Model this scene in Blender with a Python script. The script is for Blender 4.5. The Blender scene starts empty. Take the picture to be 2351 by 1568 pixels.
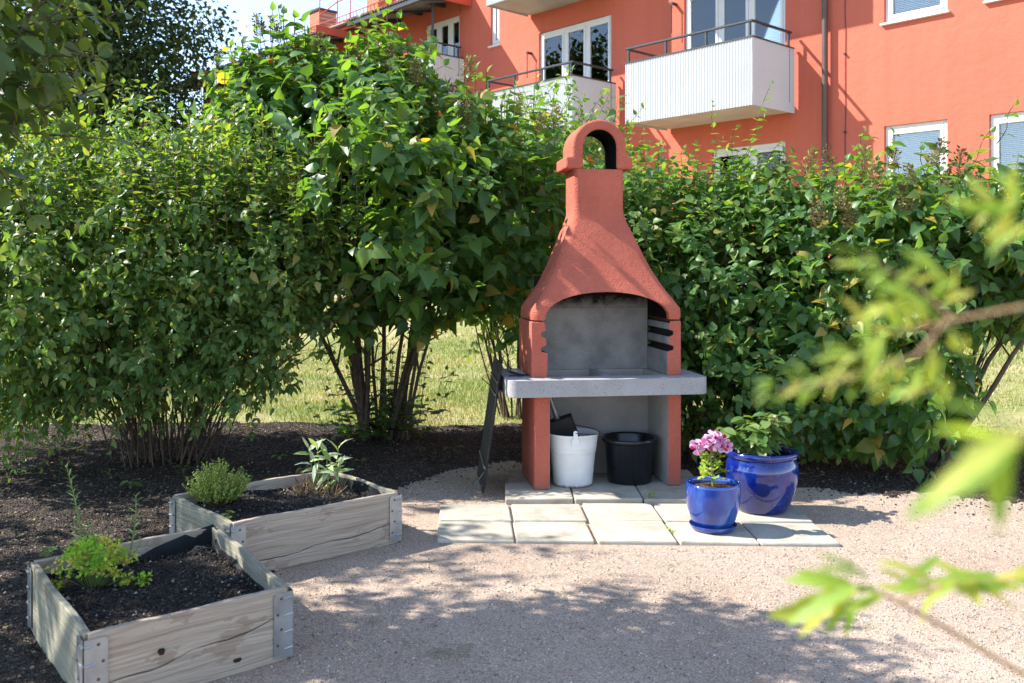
import bpy, bmesh, math, random
import numpy as np
from mathutils import Vector, Matrix

random.seed(7)
rng = np.random.default_rng(11)
R = math.radians
scene = bpy.context.scene
COL = scene.collection

# ------------------------------------------------------------------ camera, sky, sun, exposure
CAM_H = 1.2
FPX = 2115.0                      # focal length in pixels of a 2351 px wide picture
cam_d = bpy.data.cameras.new('camera')
cam = bpy.data.objects.new('camera', cam_d)
COL.objects.link(cam)
scene.camera = cam
cam.location = (0, 0, CAM_H)
cam.rotation_euler = (R(90), 0, 0)
cam_d.sensor_width = 36.0
cam_d.lens = 36.0 * FPX / 2351.0
cam_d.shift_y = -0.0710
cam_d.clip_start = 0.02
cam_d.clip_end = 2000
cam_d.dof.use_dof = True
cam_d.dof.focus_distance = 5.3
cam_d.dof.aperture_fstop = 5.0

SUN_EL, SUN_AZ = R(42), (-0.997, 0.075)      # the sun stands to the left
world = bpy.data.worlds.new('World')
scene.world = world
world.use_nodes = True
wn = world.node_tree
sky = wn.nodes.new('ShaderNodeTexSky')
sky.sky_type = 'NISHITA'
sky.sun_disc = False
sky.sun_elevation = SUN_EL
sky.sun_rotation = math.atan2(SUN_AZ[0], SUN_AZ[1]) % (2 * math.pi)
sky.air_density = 1.0
sky.dust_density = 0.0
sky.ozone_density = 3.5
bg = wn.nodes['Background']
bg.inputs[1].default_value = 0.145
hs = wn.nodes.new('ShaderNodeHueSaturation')
hs.inputs['Saturation'].default_value = 0.85
wn.links.new(sky.outputs[0], hs.inputs['Color'])
wn.links.new(hs.outputs[0], bg.inputs[0])

sun_d = bpy.data.lights.new('sun', 'SUN')
sun_d.energy = 4.3
sun_d.angle = R(0.53)
sun_d.color = (1.0, 0.95, 0.87)
sun = bpy.data.objects.new('sun', sun_d)
COL.objects.link(sun)
sun.location = (-20, 2, 20)
sun.rotation_euler = Vector((-SUN_AZ[0] * math.cos(SUN_EL), -SUN_AZ[1] * math.cos(SUN_EL), -math.sin(SUN_EL))).to_track_quat('-Z', 'Y').to_euler()

vs = scene.view_settings
vs.view_transform = 'Standard'
vs.look = 'None'
vs.gamma = 1.0
vs.exposure = 1.45
scene.cycles.max_bounces = 8
scene.cycles.transparent_max_bounces = 12
scene.cycles.use_denoising = True


# ------------------------------------------------------------------ small helpers
def gnd(px, py, z=0.0):
    """ground point seen at a pixel of the 2351 px wide photograph"""
    d = (CAM_H - z) * FPX / (py - 617.0)
    return ((px - 1175.5) / FPX * d, d)


def at(px, py, d):
    return Vector(((px - 1175.5) / FPX * d, d, CAM_H - (py - 617.0) / FPX * d))


def smooth01(t):
    t = np.clip(t, 0, 1)
    return t * t * (3 - 2 * t)


_perm = rng.random((64, 64))


def vnoise(x, y):
    x = np.asarray(x, float); y = np.asarray(y, float)
    xi = np.floor(x).astype(int); yi = np.floor(y).astype(int)
    xf = smooth01(x - xi); yf = smooth01(y - yi)
    a = _perm[xi % 64, yi % 64]; b = _perm[(xi + 1) % 64, yi % 64]
    c = _perm[xi % 64, (yi + 1) % 64]; d = _perm[(xi + 1) % 64, (yi + 1) % 64]
    return (a * (1 - xf) + b * xf) * (1 - yf) + (c * (1 - xf) + d * xf) * yf


def fbm(x, y, s=1.0, o=3):
    v = 0; a = 0.5
    for k in range(o):
        v = v + a * (vnoise(x * s + 17 * k, y * s + 31 * k) - 0.5); s *= 2.1; a *= 0.5
    return v


def gz(x, y):
    """height of the ground: flat round the grill, rising to the house"""
    s = 13.33 - (0.74 * np.asarray(x, float) + 0.673 * np.asarray(y, float))
    return 0.55 * smooth01((7.0 - s) / 5.0)


def tag(o, label=None, cat=None, group=None, kind=None):
    if label: o['label'] = label
    if cat: o['category'] = cat
    if group: o['group'] = group
    if kind: o['kind'] = kind
    return o


def empty(name, loc=(0, 0, 0), rz=0.0, label=None, cat=None, group=None, parent=None):
    o = bpy.data.objects.new(name, None)
    o.empty_display_size = 0.1
    COL.objects.link(o)
    o.location = loc
    o.rotation_euler = (0, 0, rz)
    if parent: o.parent = parent
    return tag(o, label, cat, group)


class MB:
    def __init__(self):
        self.v = []; self.f = []; self.m = []

    def add(self, verts, faces, m=0):
        n = len(self.v)
        self.v += [tuple(p) for p in verts]
        self.f += [tuple(i + n for i in f) for f in faces]
        self.m += [m] * len(faces) if isinstance(m, int) else list(m)
        return self

    def box(self, x0, x1, y0, y1, z0, z1, m=0):
        v = [(x0, y0, z0), (x1, y0, z0), (x1, y1, z0), (x0, y1, z0), (x0, y0, z1), (x1, y0, z1), (x1, y1, z1), (x0, y1, z1)]
        # bottom, top, front(-y), right(+x), back(+y), left(-x)
        f = [(0, 3, 2, 1), (4, 5, 6, 7), (0, 1, 5, 4), (1, 2, 6, 5), (2, 3, 7, 6), (3, 0, 4, 7)]
        return self.add(v, f, m)

    def prism(self, pts, a0, a1, axis='y', m=0, mcap=None):
        """pts: 2d outline; axis y: pts are (x,z) swept along y; axis z: pts are (x,y)"""
        n = len(pts)
        if axis == 'y':
            v = [(p[0], a0, p[1]) for p in pts] + [(p[0], a1, p[1]) for p in pts]
        elif axis == 'z':
            v = [(p[0], p[1], a0) for p in pts] + [(p[0], p[1], a1) for p in pts]
        else:
            v = [(a0, p[0], p[1]) for p in pts] + [(a1, p[0], p[1]) for p in pts]
        f = [(i, (i + 1) % n, n + (i + 1) % n, n + i) for i in range(n)]
        mm = [m if isinstance(m, int) else m[i] for i in range(n)]
        mc = mcap if mcap is not None else (m if isinstance(m, int) else m[0])
        f += [tuple(range(n))[::-1], tuple(range(n, 2 * n))]
        return self.add(v, f, mm + [mc, mc])

    def tube(self, path, rad, n=8, m=0, caps=True):
        path = [Vector(p) for p in path]
        rads = rad if isinstance(rad, (list, tuple)) else [rad] * len(path)
        vv = []; ff = []
        ref = None
        for i, p in enumerate(path):
            t = (path[min(i + 1, len(path) - 1)] - path[max(i - 1, 0)])
            t = t.normalized() if t.length > 1e-9 else Vector((0, 0, 1))
            if ref is None:
                ref = Vector((0, 0, 1)) if abs(t.z) < 0.9 else Vector((1, 0, 0))
            a = t.cross(ref).normalized(); b = t.cross(a).normalized()
            ref = b.cross(t) if False else ref
            for k in range(n):
                an = 2 * math.pi * k / n
                vv.append(p + (a * math.cos(an) + b * math.sin(an)) * rads[i])
        for i in range(len(path) - 1):
            for k in range(n):
                ff.append((i * n + k, i * n + (k + 1) % n, (i + 1) * n + (k + 1) % n, (i + 1) * n + k))
        if caps:
            ff.append(tuple(range(n))[::-1]); ff.append(tuple((len(path) - 1) * n + k for k in range(n)))
        return self.add(vv, ff, m)

    def lathe(self, prof, n=40, m=0, c=(0, 0)):
        """prof: (r, z) list; surface of revolution, ends closed where r == 0"""
        vv = []; ff = []; mm = []
        for (r, z) in prof:
            for k in range(n):
                an = 2 * math.pi * k / n
                vv.append((c[0] + r * math.cos(an), c[1] + r * math.sin(an), z))
        for i in range(len(prof) - 1):
            for k in range(n):
                ff.append((i * n + k, i * n + (k + 1) % n, (i + 1) * n + (k + 1) % n, (i + 1) * n + k))
                mm.append(m if isinstance(m, int) else m[i])
        return self.add(vv, ff, mm)

    def mesh(self, name, mats, smooth=False, angle=40):
        me = bpy.data.meshes.new(name)
        me.from_pydata(self.v, [], self.f)
        for mt in (mats if isinstance(mats, (list, tuple)) else [mats]): me.materials.append(mt)
        me.polygons.foreach_set('material_index', self.m)
        bm = bmesh.new(); bm.from_mesh(me)
        bmesh.ops.remove_doubles(bm, verts=bm.verts, dist=1e-6)
        bmesh.ops.recalc_face_normals(bm, faces=bm.faces)
        bm.to_mesh(me); bm.free()
        if smooth:
            me.polygons.foreach_set('use_smooth', [True] * len(me.polygons))
            me.set_sharp_from_angle(angle=R(angle))
        me.update()
        return me

    def build(self, name, mats, parent=None, loc=(0, 0, 0), rot=(0, 0, 0), smooth=False, angle=40, bevel=0, seg=2):
        o = bpy.data.objects.new(name, self.mesh(name, mats, smooth, angle))
        COL.objects.link(o)
        o.location = loc; o.rotation_euler = rot
        if parent: o.parent = parent
        if bevel:
            b = o.modifiers.new('bevel', 'BEVEL'); b.width = bevel; b.segments = seg; b.limit_method = 'ANGLE'; b.angle_limit = R(40)
            b.harden_normals = False
        return o


def link_mesh(name, me, parent=None, loc=(0, 0, 0)):
    o = bpy.data.objects.new(name, me)
    COL.objects.link(o)
    o.location = loc
    if parent: o.parent = parent
    return o


def boolean(o, cutters):
    for c in cutters:
        b = o.modifiers.new('cut', 'BOOLEAN'); b.operation = 'DIFFERENCE'; b.object = c; b.solver = 'EXACT'
    bpy.context.view_layer.update()
    dg = bpy.context.evaluated_depsgraph_get()
    me = bpy.data.meshes.new_from_object(o.evaluated_get(dg))
    o.modifiers.clear()
    o.data = me
    for c in cutters: bpy.data.objects.remove(c)
    return o


def np_mesh(name, V, F, mat, tint=None, smooth=False, single=False):
    me = bpy.data.meshes.new(name)
    V = np.asarray(V, np.float32); F = np.asarray(F, np.int32)
    k = F.shape[1]
    me.vertices.add(len(V)); me.vertices.foreach_set('co', V.ravel())
    me.loops.add(F.size); me.loops.foreach_set('vertex_index', F.ravel())
    me.polygons.add(len(F)); me.polygons.foreach_set('loop_start', np.arange(0, F.size, k, dtype=np.int32))
    if smooth: me.polygons.foreach_set('use_smooth', np.ones(len(F), bool))
    me.update(calc_edges=True)
    if tint is not None:
        a = me.attributes.new('tint', 'FLOAT', 'POINT'); a.data.foreach_set('value', np.asarray(tint, np.float32))
        b = me.attributes.new('single', 'FLOAT', 'POINT'); b.data.foreach_set('value', np.full(len(V), 1.0 if single else 0.0, np.float32))
    me.materials.append(mat)
    return me


# ------------------------------------------------------------------ materials
class NT:
    def __init__(self, name):
        self.m = bpy.data.materials.new(name); self.m.use_nodes = True
        self.t = self.m.node_tree
        self.p = self.t.nodes['Principled BSDF']
        self.out = self.t.nodes['Material Output']

    def n(self, typ, **kw):
        nd = self.t.nodes.new('ShaderNode' + typ)
        for k, v in kw.items():
            if k.startswith('i_'):
                key = k[2:]
                key = int(key) if key.isdigit() else key
                nd.inputs[key].default_value = v
            else:
                setattr(nd, k, v)
        return nd

    def l(self, a, b): self.t.links.new(a, b)

    def coords(self, scale=(1, 1, 1), kind='Object'):
        tc = self.n('TexCoord'); mp = self.n('Mapping'); mp.inputs['Scale'].default_value = scale
        self.l(tc.outputs[kind], mp.inputs[0]); return mp.outputs[0]

    def noise(self, scale, detail=4, rough=0.55, vec=None, dist=0.0):
        nd = self.n('TexNoise'); nd.inputs['Scale'].default_value = scale; nd.inputs['Detail'].default_value = detail
        nd.inputs['Roughness'].default_value = rough; nd.inputs['Distortion'].default_value = dist
        self.l(vec if vec is not None else self.coords(), nd.inputs['Vector']); return nd.outputs['Fac']

    def voronoi(self, scale, vec=None, out='Distance', feature='F1', rnd=1.0):
        nd = self.n('TexVoronoi', feature=feature); nd.inputs['Scale'].default_value = scale
        nd.inputs['Randomness'].default_value = rnd
        self.l(vec if vec is not None else self.coords(), nd.inputs['Vector']); return nd.outputs[out]

    def ramp(self, fac, stops, interp='LINEAR'):
        nd = self.n('ValToRGB'); nd.color_ramp.interpolation = interp
        el = nd.color_ramp.elements
        el[0].position, el[0].color = stops[0][0], (*stops[0][1], 1)
        el[1].position, el[1].color = stops[-1][0], (*stops[-1][1], 1)
        for s in stops[1:-1]:
            e = el.new(s[0]); e.color = (*s[1], 1)
        self.l(fac, nd.inputs[0]); return nd.outputs[0]

    def mix(self, fac, a, b, blend='MIX'):
        nd = self.n('Mix', data_type='RGBA', blend_type=blend)
        for sock, val in ((nd.inputs[0], fac), (nd.inputs[6], a), (nd.inputs[7], b)):
            if isinstance(val, (int, float)): sock.default_value = val
            elif isinstance(val, (tuple, list)): sock.default_value = (*val, 1)
            else: self.l(val, sock)
        return nd.outputs[2]

    def math(self, op, a, b=0.0, clamp=False):
        nd = self.n('Math', operation=op, use_clamp=clamp)
        for sock, val in ((nd.inputs[0], a), (nd.inputs[1], b)):
            if isinstance(val, (int, float)): sock.default_value = val
            else: self.l(val, sock)
        return nd.outputs[0]

    def bump(self, h, strength=0.5, dist=0.01, normal=None):
        nd = self.n('Bump'); nd.inputs['Strength'].default_value = strength; nd.inputs['Distance'].default_value = dist
        self.l(h, nd.inputs['Height'])
        if normal is not None: self.l(normal, nd.inputs['Normal'])
        return nd.outputs[0]

    def done(self, col=None, rough=None, spec=None, metal=None, normal=None, coat=None):
        for key, val in (('Base Color', col), ('Roughness', rough), ('Specular IOR Level', spec), ('Metallic', metal), ('Normal', normal), ('Coat Weight', coat)):
            if val is None: continue
            s = self.p.inputs[key]
            if isinstance(val, (int, float)): s.default_value = val
            elif isinstance(val, tuple): s.default_value = (*val, 1)
            else: self.l(val, s)
        return self.m


def simple(name, c1, c2=None, scale=8, rough=0.6, spec=0.3, metal=0, bs=60, bstr=0.3, bd=0.003):
    t = NT(name)
    c2 = c2 or tuple(x * 0.75 for x in c1)
    f = t.noise(scale, 5)
    col = t.ramp(f, [(0.3, c2), (0.7, c1)])
    return t.done(col, rough, spec, metal, t.bump(t.noise(bs, 3), bstr, bd) if bstr else None)


def stucco(name, c1, c2, big, small, strength, dist):
    t = NT(name)
    col = t.ramp(t.noise(big, 5), [(0.25, c2), (0.75, c1)])
    sp = t.ramp(t.noise(small * 1.3, 2), [(0.30, (0.72,) * 3), (0.5, (1, 1, 1))])
    col = t.mix(0.5 if small > 50 else 0.08, col, sp, 'MULTIPLY')
    if small < 50:      # faint rain streaks and patched areas
        stv = t.ramp(t.noise(1.0, 5, 0.6, t.coords((5.0, 5.0, 0.28))), [(0.36, (0.86, 0.85, 0.85)), (0.52, (1, 1, 1)), (0.75, (1.05, 1.04, 1.04))])
        col = t.mix(0.35, col, stv, 'MULTIPLY')
    else:               # scuffs, dust and faded spots
        col = t.mix(0.5, col, t.ramp(t.noise(2.6, 6, 0.7), [(0.32, (0.78, 0.80, 0.82)), (0.5, (1, 1, 1)), (0.72, (1.06, 1.12, 1.14))]), 'MULTIPLY')
        sepz = t.n('SeparateXYZ'); t.l(t.coords(), sepz.inputs[0])
        dz = t.math('ADD', sepz.outputs[2], t.math('MULTIPLY', t.math('SUBTRACT', t.noise(18, 5, 0.7), 0.5), 0.10))
        mrz = t.n('MapRange'); mrz.inputs[1].default_value = 0.055; mrz.inputs[2].default_value = 0.0; t.l(dz, mrz.inputs[0])
        col = t.mix(t.math('MULTIPLY', mrz.outputs[0], 0.55), col, (0.22, 0.17, 0.14))
    h = t.math('ADD', t.noise(small, 4, 0.6), t.math('MULTIPLY', t.noise(small * 0.28, 2), 0.7))
    return t.done(col, 0.85, 0.15, 0, t.bump(h, strength, dist))


M = {}
M['stucco'] = stucco('grill_render', (0.53, 0.145, 0.096), (0.45, 0.118, 0.078), 5, 110, 0.9, 0.0095)
M['housewall'] = stucco('house_render', (0.555, 0.140, 0.090), (0.495, 0.122, 0.077), 0.55, 7, 0.40, 0.03)


def m_concrete(name, c1, c2, holes=True, sootz=None):
    t = NT(name)
    col = t.ramp(t.noise(7, 6, 0.6), [(0.3, c2), (0.7, c1)])
    col = t.mix(0.35, col, t.ramp(t.noise(160, 2), [(0.35, (0.5,) * 3), (0.6, (1.05,) * 3)]), 'MULTIPLY')
    if holes:
        v = t.voronoi(70)
        msk = t.math('MULTIPLY', t.math('LESS_THAN', v, 0.16), t.math('GREATER_THAN', t.noise(25, 1), 0.52))
        col = t.mix(msk, col, (0.07, 0.065, 0.06))
    if sootz is not None:
        sep = t.n('SeparateXYZ'); t.l(t.coords(), sep.inputs[0])
        zz = t.math('ADD', sep.outputs[2], t.math('MULTIPLY', t.math('SUBTRACT', t.noise(14, 5, 0.7), 0.5), 0.16))
        mr = t.n('MapRange'); mr.inputs[1].default_value = sootz[0]; mr.inputs[2].default_value = sootz[1]
        t.l(zz, mr.inputs[0])
        col = t.mix(mr.outputs[0], col, (0.012, 0.011, 0.010))
    return t.done(col, 0.85, 0.2, 0, t.bump(t.noise(120, 4), 0.5, 0.004))


M['concrete'] = m_concrete('shelf_concrete', (0.40, 0.385, 0.385), (0.31, 0.295, 0.295))
M['liner'] = m_concrete('firebox_concrete', (0.36, 0.34, 0.32), (0.19, 0.18, 0.175), False, (0.955, 1.02))
M['niche'] = m_concrete('niche_concrete', (0.36, 0.345, 0.335), (0.27, 0.25, 0.24), False)
M['tray'] = m_concrete('tray_concrete', (0.46, 0.39, 0.34), (0.34, 0.28, 0.245), False)
M['soot'] = simple('soot', (0.016, 0.015, 0.014), (0.008, 0.008, 0.008), 20, 0.95, 0.05, 0, 90, 0.6, 0.006)
M['slot'] = simple('sooty_slot', (0.03, 0.028, 0.027), (0.015, 0.015, 0.015), 20, 0.9, 0.1)


def m_tile():
    t = NT('paving_concrete')
    oi = t.n('ObjectInfo')
    v = t.n('VectorMath', operation='ADD'); tc = t.n('TexCoord'); t.l(tc.outputs['Object'], v.inputs[0])
    cmb = t.n('CombineXYZ'); t.l(t.math('MULTIPLY', oi.outputs['Random'], 40), cmb.inputs[0]); t.l(cmb.outputs[0], v.inputs[1])
    col = t.ramp(t.noise(6, 6, 0.65, v.outputs[0]), [(0.28, (0.30, 0.265, 0.205)), (0.5, (0.45, 0.41, 0.335)), (0.72, (0.53, 0.49, 0.41))])
    col = t.mix(0.5, col, t.ramp(t.noise(220, 2), [(0.3, (0.62,) * 3), (0.6, (1.06,) * 3)]), 'MULTIPLY')
    col = t.mix(0.5, col, t.ramp(oi.outputs['Random'], [(0, (0.80, 0.80, 0.82)), (1, (1.1, 1.05, 1.0))]), 'MULTIPLY')
    wv = t.n('TexWave', wave_type='BANDS', bands_direction='Y'); wv.inputs['Scale'].default_value = 42; wv.inputs['Distortion'].default_value = 0.4
    t.l(t.coords(), wv.inputs['Vector'])
    h = t.math('ADD', t.math('MULTIPLY', wv.outputs['Fac'], 0.35), t.noise(150, 3))
    return t.done(col, 0.9, 0.15, 0, t.bump(h, 0.5, 0.003))


M['tile'] = m_tile()


def m_gravel():
    t = NT('gravel')
    co = t.coords()
    big = t.noise(1.1, 5, 0.6, co)
    c = t.ramp(big, [(0.3, (0.42, 0.325, 0.248)), (0.55, (0.515, 0.405, 0.315)), (0.75, (0.59, 0.48, 0.38))])
    vcol = t.voronoi(260, co, 'Color')
    hs = t.n('SeparateColor'); t.l(vcol, hs.inputs[0])
    sp = t.ramp(hs.outputs[0], [(0.0, (0.34, 0.32, 0.32)), (0.16, (0.70, 0.66, 0.64)), (0.6, (1.03, 0.99, 0.97)), (1.0, (1.42, 1.38, 1.34))])
    c = t.mix(0.85, c, sp, 'MULTIPLY')
    dk = t.ramp(t.noise(3.2, 6, 0.7, co), [(0.60, (1, 1, 1)), (0.74, (0.60, 0.54, 0.50))])
    c = t.mix(0.8, c, dk, 'MULTIPLY')
    moss = t.math('MULTIPLY', t.math('GREATER_THAN', t.noise(2.3, 5, 0.7, co), 0.63), 0.35)
    c = t.mix(moss, c, (0.16, 0.15, 0.06))
    h = t.math('ADD', t.voronoi(260, co), t.math('MULTIPLY', t.noise(45, 4, 0.6, co), 0.8))
    return t.done(c, 0.9, 0.15, 0, t.bump(h, 0.85, 0.006))


def m_soil(name='soil', c1=(0.060, 0.049, 0.042), c2=(0.14, 0.115, 0.096)):
    t = NT(name)
    co = t.coords()
    c = t.ramp(t.noise(2.2, 6, 0.6, co), [(0.3, c1), (0.72, c2)])
    vc = t.voronoi(120, co, 'Color'); hs = t.n('SeparateColor'); t.l(vc, hs.inputs[0])
    c = t.mix(0.9, c, t.ramp(hs.outputs[0], [(0, (0.4,) * 3), (0.7, (1, 1, 1)), (0.95, (1.5, 1.4, 1.3)), (1.0, (5, 4.6, 4.2))]), 'MULTIPLY')
    h = t.math('ADD', t.voronoi(120, co), t.noise(30, 5, 0.65, co))
    return t.done(c, 0.95, 0.08, 0, t.bump(h, 1.0, 0.02))


def m_lawn():
    t = NT('lawn_earth')
    co = t.coords()
    c = t.ramp(t.noise(0.9, 6, 0.65, co), [(0.32, (0.15, 0.20, 0.055)), (0.52, (0.27, 0.275, 0.115)), (0.70, (0.46, 0.37, 0.235))])
    return t.done(c, 0.95, 0.05, 0, t.bump(t.noise(60, 4), 0.8, 0.02))


M['gravel'] = m_gravel(); M['soil'] = m_soil(); M['bedsoil'] = m_soil('potting_soil', (0.040, 0.033, 0.029), (0.075, 0.064, 0.056)); M['lawn'] = m_lawn()
M['potsoil'] = m_soil('pot_earth', (0.10, 0.06, 0.035), (0.16, 0.10, 0.06))


def m_tinted(name, stops, rough=0.8, trans=0.0, spec=0.2, through=(2.6, 2.3, 0.6)):
    """colour picked per blade, chip or leaf from its own random value"""
    t = NT(name)
    a = t.n('Attribute', attribute_name='tint'); s = t.n('Attribute', attribute_name='single'); oi = t.n('ObjectInfo')
    v = t.math('ADD', a.outputs['Fac'], t.math('MULTIPLY', t.math('SUBTRACT', oi.outputs['Random'], 0.5), s.outputs['Fac']))
    col = t.ramp(v, stops)
    t.done(col, rough, spec, 0)
    if trans:
        tr = t.n('BsdfTranslucent'); t.l(t.mix(1.0, col, through, 'MULTIPLY'), tr.inputs[0])
        mx = t.n('MixShader'); mx.inputs[0].default_value = trans
        t.l(t.p.outputs[0], mx.inputs[1]); t.l(tr.outputs[0], mx.inputs[2]); t.l(mx.outputs[0], t.out.inputs[0])
    return t.m


M['lilac'] = m_tinted('lilac_leaf', [(0, (0.048, 0.115, 0.034)), (0.5, (0.082, 0.180, 0.044)), (0.88, (0.125, 0.23, 0.050)), (0.97, (0.20, 0.25, 0.05)), (1, (0.34, 0.26, 0.06))], 0.42, 0.46, 0.5)
M['mock'] = m_tinted('mock_orange_leaf', [(0, (0.060, 0.125, 0.036)), (0.5, (0.100, 0.195, 0.054)), (0.95, (0.21, 0.26, 0.08)), (1, (0.34, 0.30, 0.10))], 0.42, 0.46, 0.45)
M['dogwood'] = m_tinted('dogwood_leaf', [(0, (0.054, 0.132, 0.040)), (0.5, (0.088, 0.195, 0.052)), (0.95, (0.18, 0.26, 0.068)), (1, (0.32, 0.28, 0.08))], 0.44, 0.46, 0.45)
M['apple'] = m_tinted('apple_leaf', [(0, (0.055, 0.10, 0.03)), (0.5, (0.09, 0.155, 0.042)), (1, (0.15, 0.21, 0.06))], 0.45, 0.40, 0.4)
M['farleaf'] = m_tinted('lime_tree_leaf', [(0, (0.024, 0.046, 0.014)), (0.6, (0.045, 0.080, 0.02)), (1, (0.10, 0.125, 0.03))], 0.6, 0.25, 0.2)
M['fore'] = m_tinted('young_leaf', [(0, (0.13, 0.24, 0.035)), (0.55, (0.22, 0.33, 0.05)), (1, (0.36, 0.36, 0.09))], 0.5, 0.42, 0.35)
M['grass'] = m_tinted('grass_blade', [(0, (0.12, 0.20, 0.05)), (0.45, (0.22, 0.28, 0.09)), (0.78, (0.44, 0.40, 0.19)), (1, (0.60, 0.49, 0.31))], 0.8, 0.12)
M['litter'] = m_tinted('leaf_litter', [(0, (0.022, 0.018, 0.015)), (0.55, (0.080, 0.063, 0.050)), (0.80, (0.17, 0.13, 0.09)), (0.94, (0.27, 0.21, 0.13)), (1, (0.24, 0.24, 0.07))], 0.9)
M['pebble'] = m_tinted('pebble', [(0, (0.14, 0.12, 0.11)), (0.3, (0.38, 0.30, 0.24)), (0.75, (0.58, 0.47, 0.38)), (1, (0.75, 0.68, 0.60))], 0.85)
M['clod'] = m_tinted('soil_crumb', [(0, (0.022, 0.019, 0.017)), (0.90, (0.075, 0.064, 0.056)), (0.96, (0.16, 0.14, 0.12)), (1, (0.42, 0.39, 0.35))], 0.95)
M['sage'] = m_tinted('sage_leaf', [(0, (0.24, 0.34, 0.12)), (0.5, (0.34, 0.42, 0.26)), (1, (0.42, 0.49, 0.36))], 0.7, 0.25)
M['parsley'] = m_tinted('parsley_leaf', [(0, (0.14, 0.32, 0.03)), (0.5, (0.27, 0.43, 0.045)), (0.8, (0.50, 0.48, 0.09)), (1, (0.56, 0.42, 0.20))], 0.6, 0.3)
M['thyme'] = m_tinted('thyme_leaf', [(0, (0.18, 0.29, 0.065)), (0.6, (0.29, 0.41, 0.10)), (1, (0.42, 0.47, 0.17))], 0.6, 0.3)
M['rosemary'] = m_tinted('rosemary_leaf', [(0, (0.14, 0.25, 0.07)), (0.6, (0.23, 0.36, 0.11)), (1, (0.34, 0.45, 0.19))], 0.55, 0.25)
M['geranium'] = m_tinted('geranium_leaf', [(0, (0.16, 0.27, 0.03)), (0.6, (0.25, 0.36, 0.05)), (1, (0.40, 0.42, 0.07))], 0.55, 0.35)
M['hydrangea'] = m_tinted('hydrangea_leaf', [(0, (0.06, 0.13, 0.03)), (0.5, (0.10, 0.18, 0.05)), (1, (0.17, 0.25, 0.08))], 0.42, 0.3, 0.45)
M['petal'] = m_tinted('pink_petal', [(0, (0.64, 0.22, 0.46)), (0.5, (0.72, 0.42, 0.60)), (1, (0.78, 0.60, 0.70))], 0.6, 0.3, 0.2, (1.0, 0.95, 1.0))
M['petaldark'] = simple('magenta_blotch', (0.42, 0.012, 0.10), (0.30, 0.008, 0.08), 30, 0.6)
M['seed'] = m_tinted('seed_head', [(0, (0.10, 0.065, 0.035)), (0.5, (0.17, 0.12, 0.05)), (1, (0.24, 0.26, 0.06))], 0.8)
M['bark'] = simple('shrub_bark', (0.155, 0.115, 0.085), (0.085, 0.062, 0.048), 30, 0.9, 0.1, 0, 120, 0.6, 0.004)
M['twig'] = simple('twig_bark', (0.17, 0.12, 0.07), (0.10, 0.075, 0.045), 30, 0.85, 0.1, 0, 100, 0)
M['greenstem'] = simple('green_stem', (0.20, 0.24, 0.08), (0.15, 0.18, 0.06), 30, 0.7, 0.2, 0, 100, 0)
M['redstem'] = simple('reddish_stem', (0.42, 0.24, 0.16), (0.30, 0.22, 0.10), 12, 0.6, 0.3, 0, 100, 0)
M['drystem'] = simple('dry_stem', (0.23, 0.16, 0.09), (0.13, 0.09, 0.05), 30, 0.9, 0.1, 0, 100, 0)


def m_wood(name, c_lo, c_hi, green=0.0):
    t = NT(name)
    oi = t.n('ObjectInfo')
    v = t.n('VectorMath', operation='ADD'); tc = t.n('TexCoord'); t.l(tc.outputs['Object'], v.inputs[0])
    cmb = t.n('CombineXYZ'); t.l(t.math('MULTIPLY', oi.outputs['Random'], 30), cmb.inputs[0]); t.l(t.math('MULTIPLY', oi.outputs['Random'], 7), cmb.inputs[2]); t.l(cmb.outputs[0], v.inputs[1])

    def mp(s):
        m = t.n('Mapping'); m.inputs['Scale'].default_value = s; t.l(v.outputs[0], m.inputs[0]); return m.outputs[0]
    warp = t.noise(3.0, 3, 0.5, mp((1, 1, 3)))
    gv = t.n('VectorMath', operation='ADD'); gc = t.n('CombineXYZ'); t.l(t.math('MULTIPLY', warp, 0.045), gc.inputs[2])
    t.l(v.outputs[0], gv.inputs[0]); t.l(gc.outputs[0], gv.inputs[1])
    m2 = t.n('Mapping'); m2.inputs['Scale'].default_value = (3.0, 90, 190); t.l(gv.outputs[0], m2.inputs[0])
    grain = t.noise(1.0, 6, 0.62, m2.outputs[0])
    m3 = t.n('Mapping'); m3.inputs['Scale'].default_value = (0.8, 30, 48); t.l(gv.outputs[0], m3.inputs[0])
    rings = t.noise(1.0, 3, 0.5, m3.outputs[0])
    col = t.ramp(grain, [(0.28, c_lo), (0.50, tuple((a + b) / 2 for a, b in zip(c_lo, c_hi))), (0.72, c_hi)])
    col = t.mix(0.55, col, t.ramp(rings, [(0.33, (0.82, 0.78, 0.74)), (0.60, (1.04, 1.03, 1.02))]), 'MULTIPLY')
    st = t.math('MULTIPLY', t.math('GREATER_THAN', t.noise(4, 5, 0.65, mp((1, 1, 2))), 0.58), 0.45)
    col = t.mix(st, col, (0.23, 0.15, 0.10))
    if green: col = t.mix(green, col, (0.17, 0.19, 0.12))
    return t.done(col, 0.85, 0.15, 0, t.bump(t.math('ADD', grain, t.math('MULTIPLY', rings, 0.5)), 0.75, 0.006))


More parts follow.
